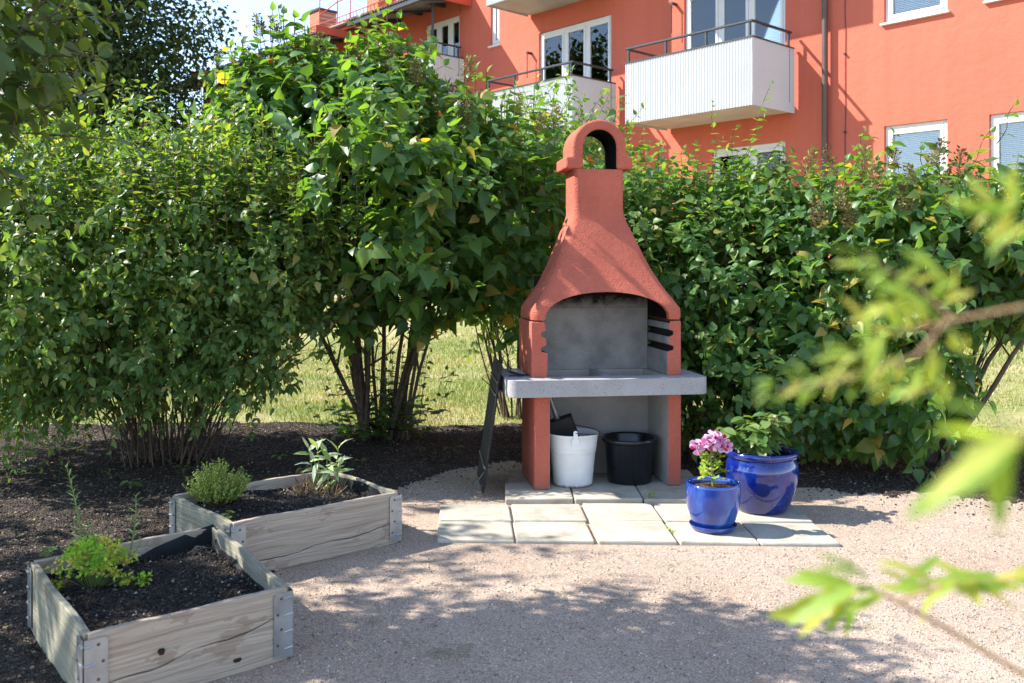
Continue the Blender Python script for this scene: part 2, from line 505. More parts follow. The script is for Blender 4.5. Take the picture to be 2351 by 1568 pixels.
M['wood'] = m_wood('weathered_board', (0.26, 0.200, 0.150), (0.58, 0.480, 0.385))
M['woodg'] = m_wood('weathered_board_algae', (0.20, 0.18, 0.14), (0.44, 0.40, 0.31), 0.22)
M['galv'] = simple('galvanised_steel', (0.42, 0.43, 0.44), (0.27, 0.28, 0.29), 14, 0.42, 0.5, 0.75, 40, 0.12, 0.002)
M['rust'] = simple('rusty_rivet', (0.20, 0.11, 0.07), (0.13, 0.06, 0.035), 60, 0.75, 0.3, 0.3, 100, 0.2)
M['fabric'] = simple('black_ground_cloth', (0.016, 0.017, 0.020), (0.008, 0.009, 0.011), 30, 0.75, 0.3, 0, 300, 0.5, 0.002)
M['knot'] = simple('knot', (0.035, 0.024, 0.016), (0.015, 0.010, 0.008), 40, 0.9)


def m_enamel():
    t = NT('white_enamel')
    sep = t.n('SeparateXYZ'); t.l(t.coords(), sep.inputs[0])
    zz = t.math('ADD', sep.outputs[2], t.math('MULTIPLY', t.math('SUBTRACT', t.noise(40, 5, 0.7), 0.5), 0.035))
    mr = t.n('MapRange'); mr.inputs[1].default_value = 0.016; mr.inputs[2].default_value = 0.002; t.l(zz, mr.inputs[0])
    col = t.ramp(t.noise(9, 4), [(0.3, (0.66, 0.66, 0.65)), (0.7, (0.76, 0.77, 0.77))])
    chip = t.math('GREATER_THAN', t.noise(34, 4, 0.7), 0.74)
    col = t.mix(chip, col, (0.16, 0.09, 0.05))
    col = t.mix(mr.outputs[0], col, (0.17, 0.085, 0.04))
    return t.done(col, 0.32, 0.5)


M['enamel'] = m_enamel()
M['blackplastic'] = simple('black_plastic', (0.010, 0.011, 0.014), (0.006, 0.007, 0.009), 10, 0.22, 0.5, 0, 30, 0.05, 0.001)
M['blacksteel'] = simple('black_sheet_steel', (0.018, 0.017, 0.017), (0.008, 0.008, 0.008), 12, 0.62, 0.25, 0.0, 60, 0.1, 0.001)
M['steel'] = simple('grey_steel_tube', (0.20, 0.20, 0.21), (0.13, 0.13, 0.14), 30, 0.38, 0.5, 0.7, 60, 0.05, 0.001)
M['ironwire'] = simple('black_iron_wire', (0.035, 0.033, 0.032), (0.02, 0.02, 0.02), 30, 0.5, 0.4, 0.5, 60, 0.1, 0.001)


def m_glaze(name, c1, c2, c3, light):
    t = NT(name)
    co = t.coords((1, 1, 0.35))
    col = t.ramp(t.noise(9, 5, 0.6, co), [(0.28, c1), (0.5, c2), (0.75, c3)])
    fine = t.ramp(t.noise(120, 3), [(0.35, (0.8,) * 3), (0.65, (1.15,) * 3)])
    col = t.mix(0.5, col, fine, 'MULTIPLY')
    sp = t.math('MULTIPLY', t.math('LESS_THAN', t.voronoi(75), 0.10), t.math('GREATER_THAN', t.noise(16, 2), 0.55))
    col = t.mix(t.math('MULTIPLY', sp, light), col, (0.55, 0.58, 0.70))
    t.p.inputs['Coat Roughness'].default_value = 0.03
    return t.done(col, 0.12, 0.6, 0, t.bump(t.noise(22, 2), 0.06, 0.004), 0.6)


M['glazeL'] = m_glaze('cobalt_glaze', (0.0015, 0.006, 0.075), (0.002, 0.011, 0.14), (0.006, 0.040, 0.27), 0.8)
M['glazeS'] = m_glaze('mottled_blue_glaze', (0.003, 0.015, 0.14), (0.007, 0.040, 0.25), (0.030, 0.13, 0.42), 0.2)
M['white'] = simple('white_paint', (0.68, 0.68, 0.67), (0.64, 0.64, 0.63), 3, 0.45, 0.4, 0, 20, 0.03)
M['panel'] = simple('white_panel', (0.53, 0.535, 0.535), (0.50, 0.505, 0.505), 2, 0.5, 0.35, 0, 20, 0)
M['slab'] = simple('balcony_concrete', (0.50, 0.48, 0.45), (0.38, 0.36, 0.33), 2.2, 0.9, 0.15, 0, 30, 0.3, 0.004)
M['rail'] = simple('dark_rail_paint', (0.050, 0.058, 0.068), (0.035, 0.042, 0.050), 6, 0.45, 0.4, 0.2, 20, 0)
M['pipe'] = simple('brown_downpipe', (0.125, 0.075, 0.060), (0.095, 0.060, 0.050), 5, 0.45, 0.4, 0.2, 20, 0.05)
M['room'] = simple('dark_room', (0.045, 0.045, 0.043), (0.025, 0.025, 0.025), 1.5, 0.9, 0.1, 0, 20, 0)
M['blind'] = simple('white_blind', (0.80, 0.80, 0.78), (0.75, 0.75, 0.73), 3, 0.6, 0.3, 0, 20, 0)
M['rooftile'] = simple('clay_tile', (0.42, 0.13, 0.065), (0.29, 0.085, 0.045), 5, 0.85, 0.2, 0, 30, 0.3, 0.006)
M['fascia'] = simple('red_fascia', (0.52, 0.10, 0.055), (0.46, 0.085, 0.05), 2, 0.7, 0.25, 0, 20, 0)
M['corr'] = simple('weathered_corrugated_sheet', (0.30, 0.28, 0.25), (0.20, 0.18, 0.16), 4, 0.7, 0.3, 0.2, 20, 0)
M['base'] = simple('plinth_concrete', (0.42, 0.41, 0.40), (0.34, 0.33, 0.32), 2, 0.9, 0.1, 0, 30, 0.3, 0.004)


def m_brick():
    t = NT('chimney_brick')
    b = t.n('TexBrick'); b.inputs['Color1'].default_value = (0.44, 0.17, 0.09, 1); b.inputs['Color2'].default_value = (0.34, 0.12, 0.06, 1)
    b.inputs['Mortar'].default_value = (0.42, 0.36, 0.30, 1); b.inputs['Scale'].default_value = 4.0
    mp = t.n('Mapping'); mp.inputs['Rotation'].default_value = (R(90), 0, 0)
    tc = t.n('TexCoord'); t.l(tc.outputs['Object'], mp.inputs[0]); t.l(mp.outputs[0], b.inputs['Vector'])
    return t.done(b.outputs[0], 0.9, 0.1)


M['brick'] = m_brick()


def m_glass():
    t = NT('window_glass')
    gl = t.n('BsdfGlossy'); gl.inputs['Roughness'].default_value = 0.01; gl.inputs['Color'].default_value = (0.95, 0.97, 1, 1)
    tr = t.n('BsdfTransparent'); tr.inputs['Color'].default_value = (0.96, 0.97, 0.97, 1)
    fr = t.n('Fresnel'); fr.inputs['IOR'].default_value = 1.75
    mx = t.n('MixShader'); t.l(fr.outputs[0], mx.inputs[0]); t.l(tr.outputs[0], mx.inputs[1]); t.l(gl.outputs[0], mx.inputs[2])
    t.l(mx.outputs[0], t.out.inputs[0])
    return t.m


M['glass'] = m_glass()

# ------------------------------------------------------------------ the ground: gravel, soil and lawn
GB = np.array([(-9, -3.0), (-1.75, 0.8), (-1.45, 2.2), (-1.15, 3.0), (-0.95, 3.7), (-0.78, 4.6), (-0.6, 5.15), (-0.4, 5.55), (-0.06, 5.75), (0.5, 5.6), (1.2, 5.3), (1.61, 5.15), (2.05, 4.92), (2.65, 4.72), (4, 4.55), (60, 4.4)])


def ground_class(x, y):
    """0 gravel, 1 soil, 2 lawn"""
    n = fbm(x, y, 1.7, 4) * 0.55
    yb = np.interp(x, GB[:, 0], GB[:, 1])
    yl = np.interp(x, [-20, -5, -2.5, 0, 2.6, 3.3, 6], [6.2, 6.9, 7.25, 7.15, 6.9, 5.9, 5.4])
    c = np.where(y > yb + n * 0.9, 1, 0)
    c = np.where(y > yl + n * 1.3, 2, c)
    c = np.where((x < -5.2 + n) & (y > 1), 2, c)
    # gravel path along the house
    s = 13.33 - (0.74 * x + 0.673 * y)
    c = np.where((s < 2.3 + n) & (s > 0.7), 3, c)
    return c


def ground_height(x, y, c):
    h = gz(x, y)
    amp = np.where(c == 1, 0.030, np.where(c == 0, 0.006, 0.02))
    near = np.clip(1 - (np.maximum(np.abs(x - 0.3) - 3.2, 0)) / 0.7, 0, 1) * np.clip((8.2 - y) / 0.6, 0, 1) * np.clip((y - 0.9) / 0.4, 0, 1)
    lift = np.where(c == 1, 0.012, 0.0)
    bumps = fbm(x, y, 5.0, 3) * amp + np.where(c == 1, (vnoise(x * 38, y * 38) - 0.5) * 0.012, 0.0)
    # keep the paving clear
    pav = smooth01((np.maximum(np.abs(x - 0.55) - 1.0, np.abs(y - 4.75) - 0.8)) / 0.25)
    return h + (bumps + lift * 0.6) * near * np.clip(pav, 0.08, 1) - 0.012


def grid_object(xs, ys, name_by_class, skip=None):
    X, Y = np.meshgrid(xs, ys, indexing='ij')
    cx = 0.5 * (X[:-1, :-1] + X[1:, 1:]); cy = 0.5 * (Y[:-1, :-1] + Y[1:, 1:])
    C = ground_class(cx, cy)
    Z = ground_height(X, Y, ground_class(X, Y))
    idx = np.arange(X.size).reshape(X.shape)
    Q = np.stack([idx[:-1, :-1], idx[1:, :-1], idx[1:, 1:], idx[:-1, 1:]], -1).reshape(-1, 4)
    C = C.ravel(); keep = np.ones(len(C), bool)
    if skip is not None: keep = ~skip(cx, cy).ravel()
    P = np.stack([X, Y, Z], -1).reshape(-1, 3)
    out = {}
    for k in name_by_class:
        q = Q[(C == k) & keep]
        if len(q) == 0: continue
        u, inv = np.unique(q, return_inverse=True)
        out[k] = (P[u], inv.reshape(-1, 4))
    return out


NX0, NX1, NY0, NY1 = -3.6, 4.2, 0.9, 8.2
near = grid_object(np.arange(NX0, NX1 + 1e-6, 0.025), np.arange(NY0, NY1 + 1e-6, 0.025), (0, 1, 2, 3))
fx = np.concatenate([[-400, -200, -100, -60], np.arange(-40, -4, 0.8), np.arange(NX0, NX1 + 1e-6, 0.26), np.arange(4.6, 40, 0.6), [60, 100, 200, 400]])
fy = np.concatenate([[-200, -60, -20, -8, -4, -2, -1, 0, 0.45], np.linspace(NY0, NY1, 29), np.arange(8.6, 45, 0.6), [60, 100, 200, 600]])
far = grid_object(fx, fy, (0, 1, 2, 3), lambda x, y: (x > NX0) & (x < NX1) & (y > NY0) & (y < NY1))
for k, (nm, mt) in {0: ('gravel_yard', 'gravel'), 1: ('soil_bed', 'soil'), 2: ('lawn', 'lawn'), 3: ('gravel_path', 'gravel')}.items():
    Vs, Fs, n0 = [], [], 0
    for src in (near, far):
        if k in src:
            v, f = src[k]
            Vs.append(v); Fs.append(f + n0); n0 += len(v)
    if not Vs: continue
    o = link_mesh(nm, np_mesh(nm, np.concatenate(Vs), np.concatenate(Fs), M[mt], smooth=True))
    o['kind'] = 'structure'


def surf(x, y):
    return ground_height(np.asarray(x, float), np.asarray(y, float), ground_class(np.asarray(x, float), np.asarray(y, float)))


# ------------------------------------------------------------------ leaf tools
def leaf_template(ts, ws, fold=0.25, curl=0.25, heart=0.0, side=0.0, fold2=None):
    V = []; F = []
    n = len(ts)
    for i, (t, w) in enumerate(zip(ts, ws)):
        z = -curl * t * t
        x = side * t * t
        V.append((x, t, z))
        yo = -heart if i == 0 else 0
        V.append((x - w, t + yo, z + fold * w)); V.append((x + w, t + yo, z + (fold if fold2 is None else fold2) * w))
    for i in range(n - 1):
        a, b = 3 * i, 3 * (i + 1)
        for s in (1, 2):
            ring = [a, a + s, b + s, b] if s == 2 else [a, b, b + s, a + s]
            tri = []
            if ws[i] == 0: tri = [(a, b, b + s)] if s == 1 else [(a, b + s, b)]
            elif ws[i + 1] == 0: tri = [(a, b, a + s)] if s == 1 else [(a, a + s, b)]
            else: tri = [tuple(ring[:3]), (ring[0], ring[2], ring[3])]
            F += tri
    return np.array(V, float), np.array(F, int)


LILAC_T = [leaf_template([0, 0.14, 0.38, 0.68, 1.0], [0.20, 0.37, 0.38, 0.20, 0.0], f, c, 0.07, sd, f2) for f, c, sd, f2 in ((0.35, 0.22, 0.05, 0.3), (0.55, 0.45, -0.08, 0.2), (0.15, 0.35, 0.1, 0.5), (0.7, 0.15, 0.0, 0.6), (-0.15, 0.6, 0.12, 0.25), (0.3, -0.12, -0.1, 0.05))]
OVATE_T = [leaf_template([0, 0.33, 0.68, 1.0], [0.0, 0.27, 0.20, 0.0], f, c, 0, sd, f2) for f, c, sd, f2 in ((0.35, 0.25, 0.06, 0.3), (0.6, 0.4, -0.1, 0.2), (0.15, 0.2, 0.1, 0.5), (-0.1, 0.55, -0.05, 0.3), (0.3, -0.1, 0.08, 0.1))]
OVAL_T = [leaf_template([0, 0.2, 0.5, 0.8, 1.0], [0.0, 0.25, 0.32, 0.22, 0.0], f, c) for f, c in ((0.3, 0.2), (0.55, 0.4), (0.1, 0.3))]
DOG_T = [leaf_template([0, 0.16, 0.42, 0.74, 1.0], [0.05, 0.30, 0.35, 0.17, 0.0], f, c, 0, sd, f2) for f, c, sd, f2 in ((0.3, 0.25, 0.05, 0.3), (0.55, 0.45, -0.1, 0.2), (0.15, 0.3, 0.1, 0.5), (-0.1, 0.6, 0.08, 0.2), (0.4, -0.1, -0.08, 0.1))]
LONG_T = [leaf_template([0, 0.25, 0.6, 1.0], [0.03, 0.15, 0.13, 0.0], f, c) for f, c in ((0.4, 0.2), (0.3, 0.5), (0.2, 0.05))]
FAR_T = [leaf_template([0, 0.45, 1.0], [0.0, 0.42, 0.0], f, c) for f, c in ((0.3, 0.2), (0.1, 0.3))]
NEEDLE_T = [leaf_template([0, 0.5, 1.0], [0.03, 0.085, 0.0], f, c) for f, c in ((0.3, 0.1), (0.3, 0.25))]


def unit(a):
    return a / np.maximum(np.linalg.norm(a, axis=-1, keepdims=True), 1e-9)


def frames(D, N):
    Y = unit(D); X = unit(np.cross(Y, N)); Z = np.cross(X, Y)
    return X, Y, Z


def cloud(templ, P, D, N, S, tint, which=None):
    """many leaves in one set of arrays"""
    X, Y, Z = frames(D, N)
    w = rng.integers(0, len(templ), len(P)) if which is None else which
    Vs, Fs, Ts, n0 = [], [], [], 0
    for k, (tv, tf) in enumerate(templ):
        s = np.where(w == k)[0]
        if not len(s): continue
        V = P[s, None, :] + S[s, None, None] * (tv[None, :, 0:1] * X[s, None, :] + tv[None, :, 1:2] * Y[s, None, :] + tv[None, :, 2:3] * Z[s, None, :])
        F = tf[None] + (np.arange(len(s)) * len(tv))[:, None, None]
        Vs.append(V.reshape(-1, 3)); Fs.append(F.reshape(-1, 3) + n0); Ts.append(np.repeat(tint[s], len(tv)))
        n0 += V.shape[0] * V.shape[1]
    return np.concatenate(Vs), np.concatenate(Fs), np.concatenate(Ts)


def twig_arrays(P0, P1, r0, r1):
    T = unit(P1 - P0)
    A = unit(np.cross(T, np.array([0.31, 0.22, 0.92]))); B = np.cross(T, A)
    n = len(P0); V = np.zeros((n, 6, 3))
    for k in range(3):
        a = 2 * math.pi * k / 3
        o = A * math.cos(a) + B * math.sin(a)
        V[:, k] = P0 + o * np.reshape(r0, (-1, 1)); V[:, 3 + k] = P1 + o * np.reshape(r1, (-1, 1))
    f = []
    for k in range(3):
        j = (k + 1) % 3
        f += [(k, j, 3 + j), (k, 3 + j, 3 + k)]
    F = np.array(f)[None] + (np.arange(n) * 6)[:, None, None]
    return V.reshape(-1, 3), F.reshape(-1, 3)


def in_ellipsoids(ells, n, bias=0.42):
    w = np.array([r[0] * r[1] + r[1] * r[2] + r[0] * r[2] for _, r in ells]); w = w / w.sum()
    k = rng.choice(len(ells), n, p=w)
    c = np.array([e[0] for e in ells])[k]; r = np.array([e[1] for e in ells])[k]
    d = unit(rng.normal(size=(n, 3)))
    q = rng.random(n) ** bias
    return c + d * r * q[:, None], unit(d / r)


UP = np.array([0, 0, 1.0])


class Shrub:
    """collects twigs and leaves, then builds one plant: stems, twigs, 300 largest leaves singly, the rest as foliage"""

    def __init__(self, templ, mat, leaf):
        self.templ, self.mat, self.leaf = templ, mat, leaf
        self.P, self.D, self.N, self.S = [], [], [], []
        self.t0, self.t1, self.tr = [], [], []

    def twigs(self, pos, out, L, nodes, up=0.7, spread=0.8, droop=0.35, fwd=0.35, jitter=0.35, r=0.0028, shrink=0.3, sun=0.8):
        n = len(pos)
        T = unit(out * 0.65 + UP * up + rng.normal(size=(n, 3)) * jitter)
        Ln = L * rng.uniform(0.6, 1.25, n)[:, None]
        self.t0.append(pos); self.t1.append(pos + T * Ln); self.tr.append(np.full(n, r))
        A = unit(np.cross(T, rng.normal(size=(n, 3)))); B = np.cross(T, A)
        for j in range(nodes):
            s = (j + 0.6) / nodes
            p = pos + T * Ln * s
            ax = A if j % 2 == 0 else B
            for sg in (-1, 1):
                d = unit(ax * sg * spread + T * (fwd + 0.5 * (s > 0.8)) - UP * droop * rng.uniform(0.3, 1.5, (n, 1)) + rng.normal(size=(n, 3)) * 0.22)
                nn = unit(UP * sun + T * 0.45 + out * 0.35 + rng.normal(size=(n, 3)) * 0.42)
                sz = self.leaf * (1 - shrink * s) * rng.uniform(0.5, 1.25, n)
                off = unit(d) * (self.leaf * 0.12)
                self.P.append(p + off); self.D.append(d); self.N.append(nn); self.S.append(sz)

    def shoot(self, p0, p1, pairs, leaf, r=0.003, droop=0.1):
        p0 = np.array(p0, float); p1 = np.array(p1, float)
        T = unit(p1 - p0)
        seg = 5; pts = [p0 + (p1 - p0) * k / seg + np.array([math.sin(k * 1.1) * 0.012, math.cos(k * 1.7) * 0.012, 0]) for k in range(seg + 1)]
        self.t0.append(np.array(pts[:-1])); self.t1.append(np.array(pts[1:])); self.tr.append(np.full(seg, r))
        a0 = random.uniform(0, 6.3)
        for j in range(pairs):
            s = (j + 0.5) / pairs
            p = p0 + (p1 - p0) * s
            a = a0 + (j % 2) * math.pi / 2 + random.uniform(-0.3, 0.3)
            for sg in (0, math.pi):
                hd = np.array([math.cos(a + sg), math.sin(a + sg), 0])
                d = unit(hd + T * 0.55 - UP * droop)
                self.P.append(p[None]); self.D.append(d[None]); self.N.append(unit(UP * 0.9 - hd * 0.2 + rng.normal(size=3) * 0.2)[None]); self.S.append(np.array([leaf * (1.15 - 0.6 * s) * random.uniform(0.8, 1.2)]))
        d = unit(T + rng.normal(size=3) * 0.3)
        self.P.append(p1[None]); self.D.append(d[None]); self.N.append(unit(rng.normal(size=(1, 3)))); self.S.append(np.array([leaf * 0.5]))

    def finish(self, root, singles=300, keep=None, tint=(0.0, 1.0), twigmat='twig'):
        base = np.array(root.location)
        P = np.concatenate(self.P); D = np.concatenate(self.D); N = np.concatenate(self.N); S = np.concatenate(self.S)
        ok = P[:, 2] > 0.04 + gz(P[:, 0], P[:, 1])
        if keep is not None: ok &= keep(P)
        P, D, N, S = P[ok], D[ok], N[ok], S[ok]
        tn = np.clip(rng.normal(0.48, 0.26, len(P)), *tint)
        which = rng.integers(0, len(self.templ), len(P))
        single = np.zeros(len(P), bool)
        if singles:
            C = P + D * S[:, None] * 0.5
            d = np.maximum(C[:, 1], 0.2)
            px = 1175.5 + FPX * C[:, 0] / d; py = 617 - FPX * (C[:, 2] - CAM_H) / d
            inside = (px > 5) & (px < 2345) & (py > 5) & (py < 1560)
            size = S * FPX / d
            cell = (np.floor(px / 16).astype(int) * 1000 + np.floor(py / 16).astype(int))
            order = np.argsort(d); order = order[inside[order]]
            _, first = np.unique(cell[order], return_index=True)
            front = order[first]
            pick = front[np.argsort(-size[front])][:singles]
            single[pick] = True
            X, Y, Z = frames(D, N)
            meshes = []
            for k, (tv, tf) in enumerate(self.templ):
                meshes.append(np_mesh('leaf', tv, tf, M[self.mat], np.full(len(tv), 0.5), True, True))
            for i in np.where(single)[0]:
                o = bpy.data.objects.new('leaf', meshes[which[i]])
                COL.objects.link(o)
                o.parent = root
                mw = Matrix(((X[i, 0], Y[i, 0], Z[i, 0], P[i, 0] - base[0]), (X[i, 1], Y[i, 1], Z[i, 1], P[i, 1] - base[1]), (X[i, 2], Y[i, 2], Z[i, 2], P[i, 2] - base[2]), (0, 0, 0, 1)))
                o.matrix_basis = mw @ Matrix.Scale(float(S[i]), 4)
        r = ~single
        V, F, T = cloud(self.templ, P[r] - base, D[r], N[r], S[r], tn[r], which[r])
        o = link_mesh('foliage', np_mesh('foliage', V, F, M[self.mat], T, True), root); o['kind'] = 'stuff'
        if self.t0:
            a, b, rr = np.concatenate(self.t0), np.concatenate(self.t1), np.concatenate(self.tr)
            V, F = twig_arrays(a - base, b - base, rr, rr * 0.6)
            o = link_mesh('twigs', np_mesh('twigs', V, F, M[twigmat]), root); o['kind'] = 'stuff'


def stems(root, n, base_r, targets, r0, r1, seg=7, sides=6, bend=0.25, mat='bark', zb=-0.03):
    """separate curved stems fanning out of one stool"""
    for k in range(n):
        tg = Vector(targets[k]) - Vector(root.location)
        a = math.atan2(tg.y, tg.x) + random.uniform(-0.5, 0.5); q = base_r * random.uniform(0.15, 1)
        b = Vector((math.cos(a) * q, math.sin(a) * q, zb))
        mid = b.lerp(tg, 0.45) + Vector((-(tg.x) * bend * random.uniform(0.3, 1), -(tg.y) * bend * random.uniform(0.3, 1), tg.z * 0.10))
        path = []; rad = []
        ra = r0 * random.uniform(0.7, 1.15)
        ph = random.uniform(0, 6)
        for i in range(seg + 1):
            t = i / seg
            p = b * (1 - t) ** 2 + mid * 2 * t * (1 - t) + tg * t * t
            p += Vector((math.sin(ph + 5 * t), math.cos(ph * 1.3 + 6 * t), 0)) * 0.032 * math.sin(math.pi * t)
            path.append(p); rad.append(ra + (r1 - ra) * t)
        sm = MB().tube(path, rad, sides)
        for q in range(3):
            i = random.randint(max(1, seg // 4), seg - 2); p = path[i]
            dr = (path[i + 1] - path[i - 1]).normalized() + Vector((random.gauss(0, .55), random.gauss(0, .55), random.gauss(0, .25)))
            L = random.uniform(0.12, 0.38); kink = Vector((random.gauss(0, .06), random.gauss(0, .06), 0.03))
            sm.tube([p, p + dr * L * 0.5 + kink, p + dr * L], [rad[i] * 0.6, rad[i] * 0.42, rad[i] * 0.18], max(4, sides - 2))
        sm.build('stem', M[mat], root, smooth=True, angle=80)


# ------------------------------------------------------------------ apartment building
AX = math.atan2(-0.74, 0.673)
house = empty('apartment_building', (4.55, 14.8, 0.0), AX, 'orange rendered apartment house with white corrugated balconies, behind the shrubs', 'building')
# local x runs along the facade (to the right and nearer), local y into the house


def wall_section(name, x0, x1, z0, z1, holes):
    mb = MB()
    xs = sorted({x0, x1, *[h[0] for h in holes], *[h[1] for h in holes]})
    zs = sorted({z0, z1, *[h[2] for h in holes], *[h[3] for h in holes]})
    for i in range(len(xs) - 1):
        for j in range(len(zs) - 1):
            cx, cz = (xs[i] + xs[i + 1]) / 2, (zs[j] + zs[j + 1]) / 2
            if any(h[0] < cx < h[1] and h[2] < cz < h[3] for h in holes): continue
            mb.add([(xs[i], 0, zs[j]), (xs[i + 1], 0, zs[j]), (xs[i + 1], 0, zs[j + 1]), (xs[i], 0, zs[j + 1])], [(0, 1, 2, 3)])
    for h in holes:
        a, b, c, d = h
        mb.add([(a, 0, c), (b, 0, c), (b, 0, d), (a, 0, d), (a, 0.14, c), (b, 0.14, c), (b, 0.14, d), (a, 0.14, d)], [(0, 4, 5, 1), (1, 5, 6, 2), (2, 6, 7, 3), (3, 7, 4, 0)])
    # sides and back so that the section is a solid body
    mb.add([(x0, 0, z0), (x0, 9, z0), (x0, 9, z1), (x0, 0, z1)], [(0, 1, 2, 3)])
    mb.add([(x1, 0, z0), (x1, 9, z0), (x1, 9, z1), (x1, 0, z1)], [(0, 1, 2, 3)])
    mb.add([(x0, 9, z0), (x1, 9, z0), (x1, 9, z1), (x0, 9, z1)], [(0, 1, 2, 3)])
    mb.add([(x0, 0, z1), (x1, 0, z1), (x1, 9, z1), (x0, 9, z1)], [(0, 1, 2, 3)])
    return mb.build(name, M['housewall'], house)


def window(x0, x1, z0, z1, splits, blinds=(), sill=True, fr=0.065):
    """frame (part) with panes, blinds and sill (sub-parts); splits are fractions of the width"""
    mb = MB()
    y0, y1 = 0.045, 0.115
    mb.box(x0, x0 + fr, y0, y1, z0, z1).box(x1 - fr, x1, y0, y1, z0, z1).box(x0 + fr, x1 - fr, y0, y1, z0, z0 + fr).box(x0 + fr, x1 - fr, y0, y1, z1 - fr * 1.3, z1)
    edges = [x0 + fr] + [x0 + (x1 - x0) * s for s in splits] + [x1 - fr]
    for e in edges[1:-1]: mb.box(e - 0.035, e + 0.035, y0 + 0.003, y1, z0 + fr, z1 - fr * 1.3)
    w = mb.build('window', M['white'], house, bevel=0.006, seg=1)
    for i in range(len(edges) - 1):
        a = edges[i] + (0.035 if i else 0); b = edges[i + 1] - (0.035 if i < len(edges) - 2 else 0)
        s = 0.05
        c, d = z0 + fr, z1 - fr * 1.3
        m2 = MB()
        m2.box(a, a + s, y0 - 0.012, y1 - 0.02, c, d).box(b - s, b, y0 - 0.012, y1 - 0.02, c, d).box(a + s, b - s, y0 - 0.012, y1 - 0.02, c, c + s).box(a + s, b - s, y0 - 0.012, y1 - 0.02, d - s, d)
        m2.build('sash', M['white'], w, bevel=0.005, seg=1)
        MB().box(a + s, b - s, 0.066, 0.072, c + s, d - s).build('pane', M['glass'], w)
        if i in blinds:
            m3 = MB(); n = int((d - c) / 0.026)
            for k in range(n):
                zk = c + (k + 0.5) * (d - c) / n
                m3.add([(a + s * 0.5, 0.088, zk - 0.010), (b - s * 0.5, 0.088, zk - 0.010), (b - s * 0.5, 0.106, zk + 0.012), (a + s * 0.5, 0.106, zk + 0.012)], [(0, 1, 2, 3)])
            m3.build('blind', M['blind'], w)
    # room behind
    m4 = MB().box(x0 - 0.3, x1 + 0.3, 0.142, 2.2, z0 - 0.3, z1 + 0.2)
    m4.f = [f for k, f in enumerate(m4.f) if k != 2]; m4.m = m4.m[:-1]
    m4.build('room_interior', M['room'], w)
    if sill: MB().box(x0 - 0.04, x1 + 0.04, -0.06, 0.05, z0 - 0.035, z0 - 0.003).build('sill', M['white'], w, bevel=0.004, seg=1)
    return w


HA = [(-5.93, -3.93, 3.95, 6.1), (-2.2, -0.18, 3.95, 6.1), (1.47, 2.39, 4.85, 6.1), (2.93, 4.7, 4.87, 6.1), (1.47, 2.39, 2.05, 3.32), (2.95, 4.6, 1.75, 3.31), (-1.6, -0.18, 2.0, 3.27), (-7.46, -7.16, 6.1, 7.9), (-5.8, -4.1, 2.0, 3.27), (-2.2, -0.18, 6.75, 8.85), (-5.93, -3.93, 6.75, 8.85)]
HB = [(-9.85, -8.5, 4.95, 7.03), (-14.6, -13.1, 4.95, 7.03), (-18.6, -17.1, 4.95, 7.03), (-12.1, -11.3, 5.8, 6.9), (-9.6, -8.6, 2.2, 3.5), (-14.3, -13.2, 2.2, 3.5)]
wall_section('wall', -8.55, 8.0, 0.2, 9.7, HA)
wall_section('wall', -22.4, -8.553, 0.2, 7.5, HB)
window(*HA[0], (0.36, 0.66), (), False); window(*HA[1], (0.36, 0.66), (0, 1, 2), False)
window(*HA[2], (), (0,)); window(*HA[3], (0.5,), (0, 1)); window(*HA[4], (), (0,)); window(*HA[5], (0.5,), (0, 1))
window(*HA[6], (0.55,), (0, 1)); window(*HA[7], (), ()); window(*HA[8], (0.5,), (0,)); window(*HA[9], (0.36, 0.66), (0, 2), False); window(*HA[10], (0.36, 0.66), (1,), False)
window(*HB[0], (0.36, 0.68), (0,), False); window(*HB[1], (0.4,), (1,), False); window(*HB[2], (0.4,), (), False)
window(*HB[3], (), ()); window(*HB[4], (0.5,), ()); window(*HB[5], (0.5,), (0,))
MB().box(-22.45, 8.05, -0.03, 0.2, 0.1, 0.95).build('plinth', M['base'], house)


